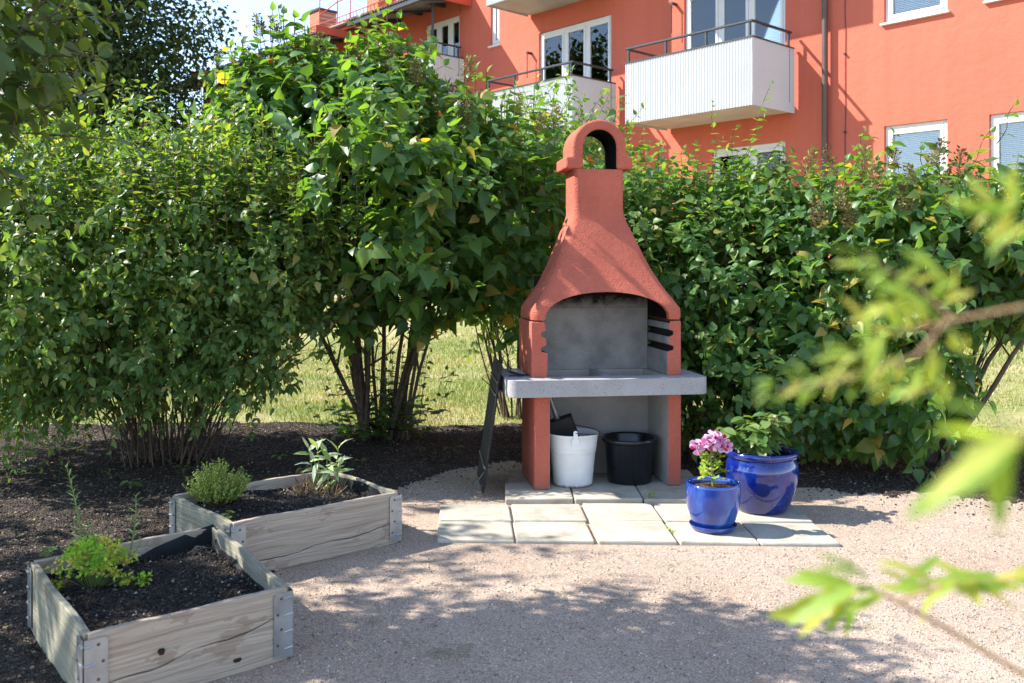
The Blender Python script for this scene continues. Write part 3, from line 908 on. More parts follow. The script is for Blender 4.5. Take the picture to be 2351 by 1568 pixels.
def balcony(x0, x1, z, dep, ph, rail=0.24, sides=(1, 1)):
    """slab with corrugated front and side panels and a railing; z = underside"""
    th = 0.13
    b = MB().box(x0 + 0.03, x1 - 0.03, -dep + 0.03, -0.002, z, z + th).build('balcony', M['slab'], house, bevel=0.01, seg=1)

    def corrugated(name, length, place):
        mb = MB(); n = int(length / 0.026); vv = []; ff = []
        for i in range(n + 1):
            u = length * i / n
            w = 0.013 if i % 2 else -0.005
            vv += [place(u, w, z - 0.03), place(u, w, z + ph)]
            if i: ff.append((2 * i - 2, 2 * i, 2 * i + 1, 2 * i - 1))
        mb.add(vv, ff).build(name, M['panel'], b)
    corrugated('front_panel', x1 - x0, lambda u, w, zz: (x0 + u, -dep - w, zz))
    corrugated('side_panel', dep - 0.04, lambda u, w, zz: (x1 + w, -dep + u, zz))
    corrugated('side_panel', dep - 0.04, lambda u, w, zz: (x0 - w, -dep + u, zz))
    e = 0.02
    mb = MB().box(x0 - e, x1 + e, -dep - 0.02, -dep + 0.03, z + ph + 0.002, z + ph + 0.022).box(x1 - 0.03, x1 + e, -dep + 0.031, -0.05, z + ph + 0.002, z + ph + 0.022).box(x0 - e, x0 + 0.03, -dep + 0.031, -0.05, z + ph + 0.002, z + ph + 0.022)
    mb.build('coping', M['rail'], b)
    r = MB(); zt = z + ph + rail
    r.box(x0, x1, -dep - 0.005, -dep + 0.045, zt, zt + 0.035).box(x1 - 0.04, x1 + 0.005, -dep + 0.046, -0.10, zt, zt + 0.035).box(x0 - 0.005, x0 + 0.04, -dep + 0.046, -0.10, zt, zt + 0.035)
    for k in range(4):
        xx = x0 + 0.06 + (x1 - x0 - 0.12) * k / 3
        r.box(xx - 0.02, xx + 0.02, -dep + 0.005, -dep + 0.04, z + th, zt)
    for xx in (x0 + 0.015, x1 - 0.015): r.box(xx - 0.018, xx + 0.018, -0.2, -0.16, z + th, zt)
    r.build('railing', M['rail'], b, bevel=0.006, seg=1)
    return b


balcony(-2.53, 0.0, 3.72, 1.22, 1.0)
balcony(-6.2, -3.78, 3.72, 1.22, 1.0)
balcony(-2.53, 0.0, 6.52, 1.22, 1.0)
balcony(-6.2, -3.78, 6.52, 1.22, 1.0)
for bx in (-8.36, -12.7, -16.8, -20.2):
    balcony(bx - 2.4, bx, 4.95, 0.9, 1.02)
    c = MB()
    n = 60; vv = []; ff = []
    for i in range(n + 1):
        x = bx - 2.75 + 3.0 * i / n; w = 0.02 * math.cos(i * math.pi)
        vv += [(x, -1.45, 7.12 + w), (x, 0.0, 7.42 + w)]
        if i: ff.append((2 * i - 2, 2 * i, 2 * i + 1, 2 * i - 1))
    cn = c.add(vv, ff).build('balcony_canopy', M['corr'], house)
    fr = MB()
    fr.box(bx - 2.7, bx + 0.2, -1.42, -1.34, 7.0, 7.085)
    for xx in (bx - 2.6, bx - 1.25, bx + 0.1):
        fr.tube([(xx, -1.38, 7.03), (xx, -0.01, 7.33)], 0.035, 6)
    fr.tube([(bx - 0.05, -0.88, 5.95), (bx - 0.05, -0.88, 7.10)], 0.03, 6).tube([(bx - 2.35, -0.88, 5.95), (bx - 2.35, -0.88, 7.10)], 0.03, 6)
    fr.build('canopy_frame', M['rail'], cn)
    MB().box(bx + 0.22, bx + 0.26, -1.46, -0.01, 7.12, 7.30).build('canopy_board', M['fascia'], cn)

# roof of the lower wing
rb = MB(); vv = []; ff = []
nxr = 280
rows = [(k * 0.36) for k in range(16)]
for r_ in range(len(rows)):
    for i in range(nxr + 1):
        x = -22.9 + 14.3 * i / nxr
        w = 0.035 * math.sin(2 * math.pi * x / 0.22)
        yb = -0.62 + rows[r_]
        vv += [(x, yb, 7.50 + (yb + 0.62) * 0.42 + w + 0.035), (x, yb + 0.37, 7.50 + (yb + 0.99) * 0.42 + w)]
        if i:
            o_ = r_ * 2 * (nxr + 1)
            ff.append((o_ + 2 * i - 2, o_ + 2 * i, o_ + 2 * i + 1, o_ + 2 * i - 1))
roof = rb.add(vv, ff).build('roof', M['rooftile'], house, smooth=True, angle=60)
MB().box(-22.9, -8.56, -0.60, -0.56, 7.33, 7.49).build('fascia', M['fascia'], roof)
MB().box(-22.9, -8.56, -0.55, -0.003, 7.40, 7.43).build('soffit', M['fascia'], roof)
MB().tube([(-22.9, -0.66, 7.46), (-8.6, -0.66, 7.46)], 0.055, 8).build('gutter', M['pipe'], roof, smooth=True)
for xx in np.arange(-22.6, -8.7, 0.9):
    MB().box(xx - 0.05, xx + 0.05, -0.54, -0.006, 7.30, 7.395).build('rafter_end', M['rail'], roof)
for cx in (-17.1, -13.9):
    ch = MB().box(cx - 0.29, cx + 0.29, 1.2, 1.8, 8.0, 9.08).build('chimney', M['brick'], roof)
    MB().box(cx - 0.33, cx + 0.33, 1.16, 1.84, 9.083, 9.15).build('chimney_top', M['rail'], roof)
lr = MB()
for xx, hh in ((-16.6, 9.3), (-15.6, 9.75), (-14.9, 9.7)): lr.tube([(xx, 1.1, 8.1), (xx, 1.1, hh)], 0.018, 6)
lr.tube([(-16.6, 1.1, 9.3), (-15.6, 1.1, 9.75), (-14.9, 1.1, 9.7)], 0.018, 6).tube([(-16.6, 1.1, 8.85), (-15.6, 1.1, 9.05), (-14.9, 1.1, 9.05)], 0.018, 6)
for k in range(44): lr.tube([(-16.4 + k * 0.17, 0.2, 7.85), (-16.4 + k * 0.17, 0.2, 8.12)], 0.009, 4)
lr.tube([(-16.5, 0.2, 8.12), (-8.9, 0.2, 8.12)], 0.014, 5).tube([(-16.5, 0.2, 7.98), (-8.9, 0.2, 7.98)], 0.011, 5)
lr.build('roof_rail', M['fascia'], roof)
MB().box(-8.9, 8.4, -0.5, 9.4, 9.705, 9.9).build('upper_eaves', M['fascia'], house)

dp = MB().tube([(0.57, -0.10, 0.5), (0.57, -0.10, 9.7)], 0.047, 14).build('downpipe', M['pipe'], house, smooth=True)
for zz in (2.4, 4.05, 6.4, 8.4):
    MB().tube([(0.57, -0.10, zz), (0.57, -0.10, zz + 0.05)], 0.054, 14).tube([(0.57, -0.06, zz + 0.025), (0.57, 0.0, zz + 0.025)], 0.012, 6).build('pipe_clamp', M['pipe'], dp, smooth=True)
cb = MB().tube([(0.86 + 0.006 * math.sin(k * 2.3), -0.012, 1.2 + k * 0.4) for k in range(20)], 0.006, 5).build('cable', M['rail'], house)
for zz in (3.3, 4.5): MB().tube([(0.86, -0.05, zz), (0.86, 0.0, zz)], 0.018, 8).build('cable_clip', M['rail'], cb)
for xx, zt in ((-6.15, 5.72), (-2.38, 5.95), (-10.1, 6.5)):
    mb = MB().tube([(xx, -0.14, zt), (xx, 0, zt)], 0.03, 8)
    for k in range(14):
        mb.tube([(xx - 0.006 + 0.012 * (k % 2), -0.13, zt - 0.03 - k * 0.036), (xx + 0.006 - 0.012 * (k % 2), -0.13, zt - 0.064 - k * 0.036)], 0.011, 5)
    mb.build('hanging_chain', M['rail'], house)

# ------------------------------------------------------------------ paving under the grill
pav = MB().box(-0.30, 1.40, 4.08, 4.70, -0.08, -0.012).box(0.0, 1.02, 4.705, 5.42, -0.08, -0.012).build('paving_bed', M['gravel'])
pav['kind'] = 'structure'


def slab_piece(q, top, th=0.05):
    """q: four corners counter-clockwise, gap already taken off"""
    c = Vector((sum(p[0] for p in q) / 4, sum(p[1] for p in q) / 4, 0))
    tilt = [random.uniform(-0.003, 0.003) for _ in range(4)]
    v = [(p[0] - c.x, p[1] - c.y, top - th) for p in q] + [(p[0] - c.x, p[1] - c.y, top + t) for p, t in zip(q, tilt)]
    MB().add(v, [(3, 2, 1, 0), (4, 5, 6, 7), (0, 1, 5, 4), (1, 2, 6, 5), (2, 3, 7, 6), (3, 0, 4, 7)]).build('paving_slab', M['tile'], pav, loc=c, bevel=0.007, seg=2)


def bil(c, s, t):
    a = Vector(c[0]).lerp(Vector(c[1]), s); b = Vector(c[3]).lerp(Vector(c[2]), s)
    return a.lerp(b, t)


front = [(*gnd(1001, 1241), 0), (*gnd(1938, 1251), 0), (*gnd(1818, 1157), 0), (*gnd(1007, 1158), 0)]
for r_ in range(2):
    for k in range(5):
        g = 0.006 / 1.78; gy = 0.011
        j = random.uniform(-0.004, 0.004)
        q = [bil(front, k / 5 + g + j, r_ / 2 + gy), bil(front, (k + 1) / 5 - g + j, r_ / 2 + gy), bil(front, (k + 1) / 5 - g + j, (r_ + 1) / 2 - gy), bil(front, k / 5 + g + j, (r_ + 1) / 2 - gy)]
        slab_piece([(p.x, p.y) for p in q], 0.006 + random.uniform(-0.003, 0.003))
for r_ in range(2):
    for k in range(3):
        x0 = -0.035 + 0.357 * k + (0.012 if r_ else 0); y0 = 4.722 + 0.355 * r_
        q = [(x0, y0), (x0 + 0.350, y0 + 0.006), (x0 + 0.346, y0 + 0.352), (x0 - 0.004, y0 + 0.346)]
        slab_piece(q, 0.020 + random.uniform(-0.002, 0.003))

# ------------------------------------------------------------------ the garden grill
FIRE_RZ = R(8.5)
fire = empty('garden_grill', (0.118, 4.89, 0.02), FIRE_RZ, 'tall terracotta rendered garden grill with arched chimney and grey concrete shelf', 'grill')
FZ = 0.02       # the grill stands on the paving; local z = world z - FZ


def lz(z): return z - FZ


U0, U1, VD = 0.0, 0.8125, 0.42
# lower walls: orange outside, bare concrete inside
mb = MB(); mb.box(U0, 0.086, 0, VD, 0, lz(0.535), [0, 0, 0, 1, 0, 0]); mb.build('base_wall', [M['stucco'], M['niche']], fire, bevel=0.010, seg=3, smooth=True)
mb = MB(); mb.box(0.738, U1, 0, VD, 0, lz(0.535), [0, 0, 0, 0, 0, 1]); mb.build('base_wall', [M['stucco'], M['niche']], fire, bevel=0.010, seg=3, smooth=True)
mb = MB(); mb.box(0.0865, 0.7375, VD - 0.045, VD - 0.002, 0, lz(0.535), [0, 0, 1, 0, 0, 0]); mb.build('base_back', [M['stucco'], M['niche']], fire)


def round_rect(x0, x1, y0, y1, r, n=6):
    pts = []
    for cx, cy, a0 in ((x1 - r, y1 - r, 0), (x0 + r, y1 - r, 90), (x0 + r, y0 + r, 180), (x1 - r, y0 + r, 270)):
        for k in range(n + 1):
            a = R(a0 + 90 * k / n); pts.append((cx + r * math.cos(a), cy + r * math.sin(a)))
    return pts


shelf = MB().prism(round_rect(-0.155, 0.925, -0.125, 0.47, 0.055), lz(0.533), lz(0.622), 'z').build('shelf', [M['concrete'], M['tray']], fire)
boolean(shelf, [MB().prism(round_rect(a, b, 0.03, 0.35, 0.012, 3), lz(0.548), lz(0.70), 'z', 1).build('cutter', [M['concrete'], M['tray']], fire) for a, b in ((0.10, 0.385), (0.425, 0.70))])
bv = shelf.modifiers.new('bevel', 'BEVEL'); bv.width = 0.016; bv.segments = 3; bv.limit_method = 'ANGLE'; bv.angle_limit = R(50)
shelf.data.polygons.foreach_set('use_smooth', [True] * len(shelf.data.polygons)); shelf.data.set_sharp_from_angle(angle=R(35))


def notched(side):
    """cross-section (x,z) of a firebox side wall with the grate slots on its inner face"""
    zs = [(0.622, 0), (0.752, 0.004), (0.760, -0.030), (0.778, -0.032), (0.788, -0.008), (0.800, -0.004), (0.832, -0.006), (0.842, -0.030), (0.860, -0.030), (0.870, -0.006), (0.905, -0.010), (0.917, -0.014)]
    pts = []
    if side < 0:
        xi, xo = 0.070, -0.015
        pts = [(xo, lz(0.622))] + [(xi + d, lz(z)) for z, d in zs] + [(xo, lz(0.917))]
        m = [0, 1] + [1 if abs(zs[i + 1][1] - 0) < 0.012 and abs(zs[i][1]) < 0.012 else 2 for i in range(1, len(zs) - 1)] + [0, 0]
    else:
        xi, xo = 0.735, 0.810
        pts = [(xo, lz(0.622)), (xo, lz(0.917))] + [(xi - d, lz(z)) for z, d in reversed(zs)]
        zr = list(reversed(zs))
        m = [0, 0] + [1 if abs(zr[i + 1][1]) < 0.012 and abs(zr[i][1]) < 0.012 else 2 for i in range(len(zr) - 1)] + [1]
    return pts, m


for side in (-1, 1):
    pts, m = notched(side)
    MB().prism(pts, 0.0, VD, 'y', m, 0).build('firebox_wall', [M['stucco'], M['liner'], M['slot']], fire, bevel=0.004, seg=2)
MB().box(0.0705, 0.7345, 0.375, VD - 0.003, lz(0.6225), lz(1.16), [0, 0, 1, 1, 0, 1]).build('firebox_back', [M['stucco'], M['liner']], fire)
MB().box(0.071, 0.734, 0.366, 0.3745, lz(0.965), lz(0.978)).build('back_ledge', M['liner'], fire, bevel=0.003)

# hood and chimney: rounded rectangles lofted upwards
UC = 0.404


def ring(hw, v0, v1, z, r, n=7, dx=0.0):
    return [(UC + dx + p[0], p[1], z) for p in round_rect(-hw, hw, v0, v1, min(r, hw * 0.9), n)]


def loft(rings, m=0):
    n = len(rings[0]); v = [p for r_ in rings for p in r_]; f = []
    for i in range(len(rings) - 1):
        f += [(i * n + k, i * n + (k + 1) % n, (i + 1) * n + (k + 1) % n, (i + 1) * n + k) for k in range(n)]
    f += [tuple(range(n))[::-1], tuple((len(rings) - 1) * n + k for k in range(n))]
    return MB().add(v, f, m)


prof = [(z, hw, v0 if z < 1.0 else v0 * 1.30) for z, hw, v0 in [(0.925, 0.412, 0.000), (0.945, 0.416, -0.004), (0.985, 0.412, -0.004), (1.022, 0.385, 0.004), (1.06, 0.358, 0.020), (1.107, 0.326, 0.036), (1.16, 0.297, 0.055), (1.205, 0.273, 0.071), (1.28, 0.240, 0.094), (1.355, 0.210, 0.115), (1.43, 0.178, 0.134), (1.475, 0.158, 0.145), (1.505, 0.146, 0.151), (1.530, 0.1425, 0.153)]]
hood = loft([ring(hw, v0, 0.43, lz(z), 0.045) for z, hw, v0 in prof]).build('hood', [M['stucco'], M['soot']], fire)
inner = loft([ring(max(hw - 0.045, 0.05), v0 + 0.045, 0.385, lz(z), 0.03) for z, hw, v0 in [(0.90, 0.395, -0.003)] + prof[2:-3]], 1).build('cutter', [M['stucco'], M['soot']], fire)
apts = [(0.058, lz(0.88))] + [(0.745, lz(0.88))]
for k in range(17):
    a = math.pi * k / 16
    apts.append((0.4015 + 0.3435 * math.cos(a), lz(0.925) + 0.150 * math.sin(a) ** 0.85))
arch = MB().prism(apts, -0.1, 0.22, 'y', 0).build('cutter', [M['stucco'], M['soot']], fire)
boolean(hood, [inner, arch])
hood.data.polygons.foreach_set('use_smooth', [True] * len(hood.data.polygons)); hood.data.set_sharp_from_angle(angle=R(42))
bv = hood.modifiers.new('bevel', 'BEVEL'); bv.width = 0.008; bv.segments = 2; bv.limit_method = 'ANGLE'; bv.angle_limit = R(45)
chim = loft([ring(0.1750, 0.1765, 0.4295, lz(1.436), 0.045), ring(0.1588, 0.1884, 0.4315, lz(1.475), 0.042), ring(0.1478, 0.1952, 0.432, lz(1.507), 0.038), ring(0.1436, 0.1980, 0.452, lz(1.535), 0.034)] + [ring(hw, 0.199, 0.455, lz(z), 0.03) for z, hw in ((1.60, 0.1428), (1.70, 0.1425), (1.7565, 0.1435))]).build('chimney', M['stucco'], fire, smooth=True, angle=50)
MB().box(UC - 0.095, UC + 0.095, 0.205, 0.45, lz(1.7567), lz(1.7587)).build('flue_floor', M['soot'], fire)
# cap: a barrel arch, open front to back, with a ledge on either side
co = [(-0.150, 1.757)]
outer = [(UC - 0.151, lz(1.757)), (UC - 0.192, lz(1.757)), (UC - 0.192, lz(1.826)), (UC - 0.153, lz(1.826))]
N = 22
arc_o = [(UC - 0.153 * math.cos(math.pi * k / N), lz(1.880) + 0.153 * math.sin(math.pi * k / N)) for k in range(N + 1)]
arc_i = [(UC + 0.094 * math.cos(math.pi * k / N), lz(1.880) + 0.096 * math.sin(math.pi * k / N)) for k in range(N + 1)]
outl = outer + arc_o + [(UC + 0.153, lz(1.826)), (UC + 0.192, lz(1.826)), (UC + 0.192, lz(1.757)), (UC + 0.094, lz(1.757))] + arc_i + [(UC - 0.094, lz(1.757))]
no = len(outer) + len(arc_o) + 3
mm = [0] * no + [1] * (len(arc_i) + 1) + [0]
cap = MB().prism(outl, 0.188, 0.468, 'y', mm, 0)
cap.build('chimney_cap', [M['stucco'], M['soot']], fire, bevel=0.012, seg=3, smooth=True, angle=50)

# ------------------------------------------------------------------ buckets, shovel, grate
def on_fire(u, v, z=0.021):
    c, s = math.cos(FIRE_RZ), math.sin(FIRE_RZ)
    return (0.118 + u * c - v * s, 4.89 + u * s + v * c, z)


wb = empty('bucket', on_fire(0.235, 0.12, 0.0235), 0.3, 'white enamelled metal bucket with wire handle under the grill shelf', 'bucket')
body = [(0.0, 0.012), (0.098, 0.012), (0.100, 0.0), (0.1045, 0.0), (0.106, 0.006), (0.122, 0.165), (0.1245, 0.185), (0.1275, 0.189), (0.1262, 0.196), (0.1285, 0.206), (0.1315, 0.211), (0.130, 0.219), (0.1325, 0.232), (0.1365, 0.270), (0.141, 0.274), (0.1415, 0.281), (0.138, 0.284), (0.1345, 0.279), (0.130, 0.232), (0.103, 0.020), (0.0, 0.018)]
wbm = MB().lathe(body, 48).build('body', M['enamel'], wb, smooth=True, angle=60)
MB().box(-0.003, 0.003, -0.1285, -0.1205, 0.02, 0.165).build('seam', M['enamel'], wb, rot=(R(-5.2), 0, 0), loc=(0, 0.012, 0.0))
for a in (-105, 75):
    ca, sa = math.cos(R(a)), math.sin(R(a))
    e = MB()
    outl = [(-0.020, 0.235), (0.020, 0.235), (0.020, 0.262), (0.011, 0.270), (0.011, 0.303)] + [(0.011 * math.cos(R(t)), 0.303 + 0.011 * math.sin(R(t))) for t in range(0, 181, 30)] + [(-0.011, 0.270), (-0.020, 0.262)]
    e.prism(outl, -0.0015, 0.0015, 'y')
    e.build('handle_lug', M['enamel'], wb, loc=(0.1435 * ca, 0.1435 * sa, 0), rot=(0, 0, R(a + 90)))
hp = []
for k in range(17):
    t = math.pi * k / 16
    p = Vector((0.146 * math.cos(t), 0.0, 0.150 * math.sin(t)))
    hp.append(p)
rotm = Matrix.Translation((0, 0, 0.302)) @ Matrix.Rotation(R(75), 4, 'Z') @ Matrix.Rotation(R(98), 4, 'X')
MB().tube([rotm @ p for p in hp], 0.0023, 6).build('handle', M['ironwire'], wb, smooth=True)

bb = empty('bucket', on_fire(0.563, 0.15, 0.0235), 0, 'black plastic bucket with rolled rim on paving under the grill', 'bucket')
MB().lathe([(0.0, 0.010), (0.112, 0.010), (0.114, 0.0), (0.118, 0.0), (0.121, 0.008), (0.136, 0.215), (0.139, 0.219), (0.150, 0.221), (0.1545, 0.230), (0.1545, 0.240), (0.149, 0.246), (0.142, 0.245), (0.137, 0.236), (0.116, 0.016), (0.0, 0.014)], 48).build('body', M['blackplastic'], bb, smooth=True, angle=60)

sh = empty('ash_shovel', on_fire(0.195, 0.15, 0.185), FIRE_RZ, 'black steel ash shovel with grey tube handle standing in the white bucket', 'shovel')
sm = MB()
w_, h_, d_ = 0.078, 0.215, 0.07
sm.box(-w_, w_, 0.0, 0.003, 0, h_).box(-w_, w_, -d_, 0.0, h_ - 0.003, h_).box(-w_, -w_ + 0.003, -d_, 0.0, 0, h_ - 0.003).box(w_ - 0.003, w_, -d_, 0.0, 0, h_ - 0.003)
sm.box(-w_ + 0.003, w_ - 0.003, -d_, -d_ + 0.003, 0.0, h_ - 0.003)
tilt = (R(8), R(-19), R(-18))
sm.build('scoop', M['blacksteel'], sh, rot=tilt, bevel=0.002, loc=(0.035, 0.0, 0.0))
MB().tube([(0, -0.025, h_ - 0.002), (0, -0.025, h_ + 0.012)], 0.018, 14).tube([(0, -0.025, h_ + 0.012), (0, -0.025, h_ + 0.155)], 0.0135, 14).build('handle', M['steel'], sh, rot=tilt, smooth=True, loc=(0.035, 0.0, 0.0))

# the grate: a sheet-backed rack leaning on the shelf's left end
A_ = Vector((-0.155, 4.89, 0.012)); B_ = Vector((-0.198, 5.34, 0.012)); top_near = Vector((-0.062, 4.93, 0.69))
ug = (B_ - A_).normalized(); vg = (top_near - A_); vg = (vg - ug * vg.dot(ug)); LG = vg.length; vg.normalize(); ng = ug.cross(vg)
WG = (B_ - A_).length
gr = empty('grill_grate', A_, 0, 'black steel grill grate leaning against the left end of the concrete shelf', 'grate')


def G(u, v, w=0): return ug * u + vg * v + ng * w


fm = MB()
for p, q in (((0, 0), (WG, 0)), ((WG, 0), (WG, LG)), ((WG, LG), (0, LG)), ((0, LG), (0, 0))):
    fm.tube([G(*p), G(*q)], 0.006, 6)
fm.build('frame', M['ironwire'], gr)
for k in range(1, 18):
    MB().tube([G(WG * k / 18, 0.0), G(WG * k / 18, LG)], 0.0035, 5).build('bar', M['ironwire'], gr)
for v in (0.13, 0.52, 0.59):
    MB().tube([G(-0.012, v, -0.008), G(WG + 0.012, v, -0.008)], 0.0045, 6).build('cross_bar', M['steel'], gr)
v8 = [G(0.012, 0.015, 0.007), G(WG - 0.01, 0.015, 0.007), G(WG - 0.01, LG - 0.015, 0.007), G(0.012, LG - 0.015, 0.007)]
v8 = v8 + [p + ng * 0.003 for p in v8]
MB().add(v8, [(3, 2, 1, 0), (4, 5, 6, 7), (0, 1, 5, 4), (1, 2, 6, 5), (2, 3, 7, 6), (3, 0, 4, 7)]).build('back_plate', M['blacksteel'], gr)
MB().tube([G(0.03, 0.10, -0.006), G(0.03, 0.02, -0.05), G(0.03, -0.0, -0.03), G(0.02, 0.035, -0.008)], 0.003, 6).build('hook', M['steel'], gr)

wh = empty('wire_grill_handle', on_fire(-0.10, 0.10, 0.624), FIRE_RZ, 'bent wire grill handle lying on the left end of the concrete shelf', 'wire handle')
w1 = MB()
w1.tube([(-0.03, -0.05, 0.004), (0.03, -0.06, 0.004), (0.055, -0.03, 0.004), (0.0, -0.02, 0.004), (-0.03, -0.05, 0.004)], 0.0028, 6)
w1.tube([(0.02, -0.05, 0.006), (0.075, -0.05, 0.006), (0.085, -0.015, 0.006), (0.03, -0.018, 0.006), (0.02, -0.05, 0.006)], 0.0028, 6)
w1.build('wire_loop', M['ironwire'], wh)
w2 = MB()
w2.tube([(0.03, -0.035, 0.008), (0.0, 0.06, 0.008), (-0.012, 0.11, 0.012), (-0.014, 0.115, 0.062), (-0.005, 0.116, 0.072), (0.003, 0.115, 0.062), (0.002, 0.10, 0.010), (0.04, -0.03, 0.008)], 0.0028, 6)
w2.build('hook', M['ironwire'], wh)

# ------------------------------------------------------------------ pots
bigx, bigy = gnd(1752, 1180)
bp = empty('plant_pot', (bigx + 0.01, bigy + 0.06, 0.0105), 0, 'large glossy cobalt blue glazed pot holding a leafy green shrub', 'plant pot')
MB().lathe([(0.0, 0.0), (0.118, 0.0), (0.123, 0.006), (0.145, 0.055), (0.166, 0.115), (0.176, 0.165), (0.178, 0.200), (0.172, 0.238), (0.164, 0.252), (0.162, 0.257), (0.170, 0.262), (0.177, 0.270), (0.178, 0.284), (0.174, 0.292), (0.166, 0.294), (0.156, 0.288), (0.152, 0.270), (0.155, 0.235), (0.155, 0.20), (0.0, 0.20)], 64).build('body', M['glazeL'], bp, smooth=True, angle=65)
MB().lathe([(0.0, 0.262), (0.08, 0.258), (0.1535, 0.250)], 32).build('earth', M['potsoil'], bp, smooth=True)

smx, smy = gnd(1637, 1218)
sa = MB().lathe([(0.0, 0.0), (0.092, 0.0), (0.098, 0.003), (0.108, 0.022), (0.1075, 0.026), (0.104, 0.025), (0.096, 0.009), (0.0, 0.008)], 56).build('saucer', M['glazeS'], None, (smx, smy, 0.0095), smooth=True, angle=60)
tag(sa, 'blue glazed saucer on the paving under the small flower pot', 'saucer')
sp = empty('plant_pot', (smx, smy, 0.0185), 0, 'small mottled blue glazed pot with pink geranium', 'plant pot')
MB().lathe([(0.0, 0.0), (0.082, 0.0), (0.086, 0.004), (0.102, 0.040), (0.117, 0.090), (0.1235, 0.130), (0.125, 0.165), (0.123, 0.192), (0.1235, 0.200), (0.120, 0.205), (0.113, 0.204), (0.109, 0.196), (0.110, 0.160), (0.0, 0.155)], 64).build('body', M['glazeS'], sp, smooth=True, angle=65)
MB().lathe([(0.0, 0.186), (0.05, 0.183), (0.1095, 0.178)], 32).build('earth', M['potsoil'], sp, smooth=True)


# lobed leaf for geranium
def lobed_template(n=18, lobes=5, depth=0.25, cup=0.25, gap=0.5):
    V = [(0, 0, 0)]; F = []
    for k in range(n + 1):
        a = -math.pi / 2 + gap + (2 * math.pi - 2 * gap) * k / n
        r = 0.5 * (1 - depth * 0.5 + depth * 0.5 * math.cos(lobes * 2 * math.pi * k / n + math.pi)) * (1 + 0.10 * (-1) ** k)
        V.append((r * math.cos(a), 0.12 + r * math.sin(a), cup * r * r * 2 + 0.05 * math.sin(lobes * 2 * math.pi * k / n)))
    for k in range(n): F.append((0, k + 1, k + 2))
    return np.array(V), np.array(F)


def place_leaves(root, mesh_list, items, name='leaf'):
    """items: (position, direction, normal, size) in the local frame of root"""
    for i, (p, d, n, s) in enumerate(items):
        X, Y, Z = frames(np.array([d], float), np.array([n], float))
        o = bpy.data.objects.new(name, mesh_list[i % len(mesh_list)]); COL.objects.link(o); o.parent = root
        o.matrix_basis = Matrix(((X[0, 0], Y[0, 0], Z[0, 0], p[0]), (X[0, 1], Y[0, 1], Z[0, 1], p[1]), (X[0, 2], Y[0, 2], Z[0, 2], p[2]), (0, 0, 0, 1))) @ Matrix.Scale(s, 4)


def tmesh(name, templ, mat, smooth=True):
    return [np_mesh(name, tv, tf, M[mat], np.full(len(tv), 0.5), smooth, True) for tv, tf in templ]


ge = empty('geranium', (smx - 0.005, smy, 0.19), 0, 'pink geranium with magenta centres growing in the small blue pot', 'flower')
st = MB().tube([(0.005, 0, 0.0), (0.003, -0.002, 0.05), (0.0, 0.0, 0.10), (-0.008, 0, 0.15), (0.0, 0, 0.185)], [0.006, 0.0055, 0.005, 0.004, 0.003], 8)
items = []
gr_ = random.Random(3)
for k in range(26):
    z = gr_.uniform(0.035, 0.155); a = gr_.uniform(0, 6.28); L = gr_.uniform(0.015, 0.055) * (1.1 if z < 0.09 else 0.8)
    p1 = Vector((math.cos(a) * L, math.sin(a) * L, z + gr_.uniform(-0.005, 0.02)))
    st.tube([(0, 0, z - 0.01), p1 * 0.6 + Vector((0, 0, z * 0.4)), p1], 0.0018, 4)
    items.append((p1, (math.cos(a), math.sin(a), gr_.uniform(-0.35, 0.2)), (math.cos(a) * 0.3 + gr_.uniform(-.4, .4), math.sin(a) * 0.3 - 0.2 + gr_.uniform(-.4, .4), 1), gr_.uniform(0.034, 0.055)))
heads = [((0.0, -0.01, 0.225), 0.046, 26), ((0.052, -0.012, 0.190), 0.026, 10), ((-0.068, 0.0, 0.19), 0.019, 8), ((0.038, 0.0, 0.222), 0.027, 10)]
for c, r, n in heads: st.tube([(0, 0, 0.15), Vector(c) * 0.55 + Vector((0, 0, 0.075)), c], 0.002, 5)
st.build('stem', M['greenstem'], ge, smooth=True)
place_leaves(ge, tmesh('leaf', [lobed_template(18, 5, 0.3, c) for c in (0.2, 0.5, -0.3)], 'geranium'), items)
PET = [leaf_template([0, 0.3, 0.7, 0.95, 1.0], [0.05, 0.26, 0.46, 0.30, 0.0], f, c) for f, c in ((0.3, 0.25), (-0.2, 0.5), (0.5, -0.1))]
pit = []; dit = []
for c, r, n in heads:
    for k in range(n):
        d = Vector((gr_.gauss(0, 1), gr_.gauss(-0.35, 1), gr_.gauss(0.35, 0.8))).normalized()
        p = Vector(c) + d * r * 0.45
        for j in range(2):
            dd = (d + Vector((gr_.gauss(0, .55), gr_.gauss(0, .55), gr_.gauss(0, .55)))).normalized()
            nn = Vector((gr_.gauss(0, .6), gr_.gauss(-.6, .6), gr_.gauss(.7, .5)))
            pit.append((p, dd, nn, gr_.uniform(0.025, 0.037)))
            if j == 0 and k % 2 == 0: dit.append((p + d * 0.013 + Vector((0, -0.006, 0)), dd, nn, gr_.uniform(0.016, 0.023)))
place_leaves(ge, tmesh('petal', PET, 'petal'), pit, 'petal')
place_leaves(ge, tmesh('petal_blotch', PET, 'petaldark'), dit, 'petal_blotch')

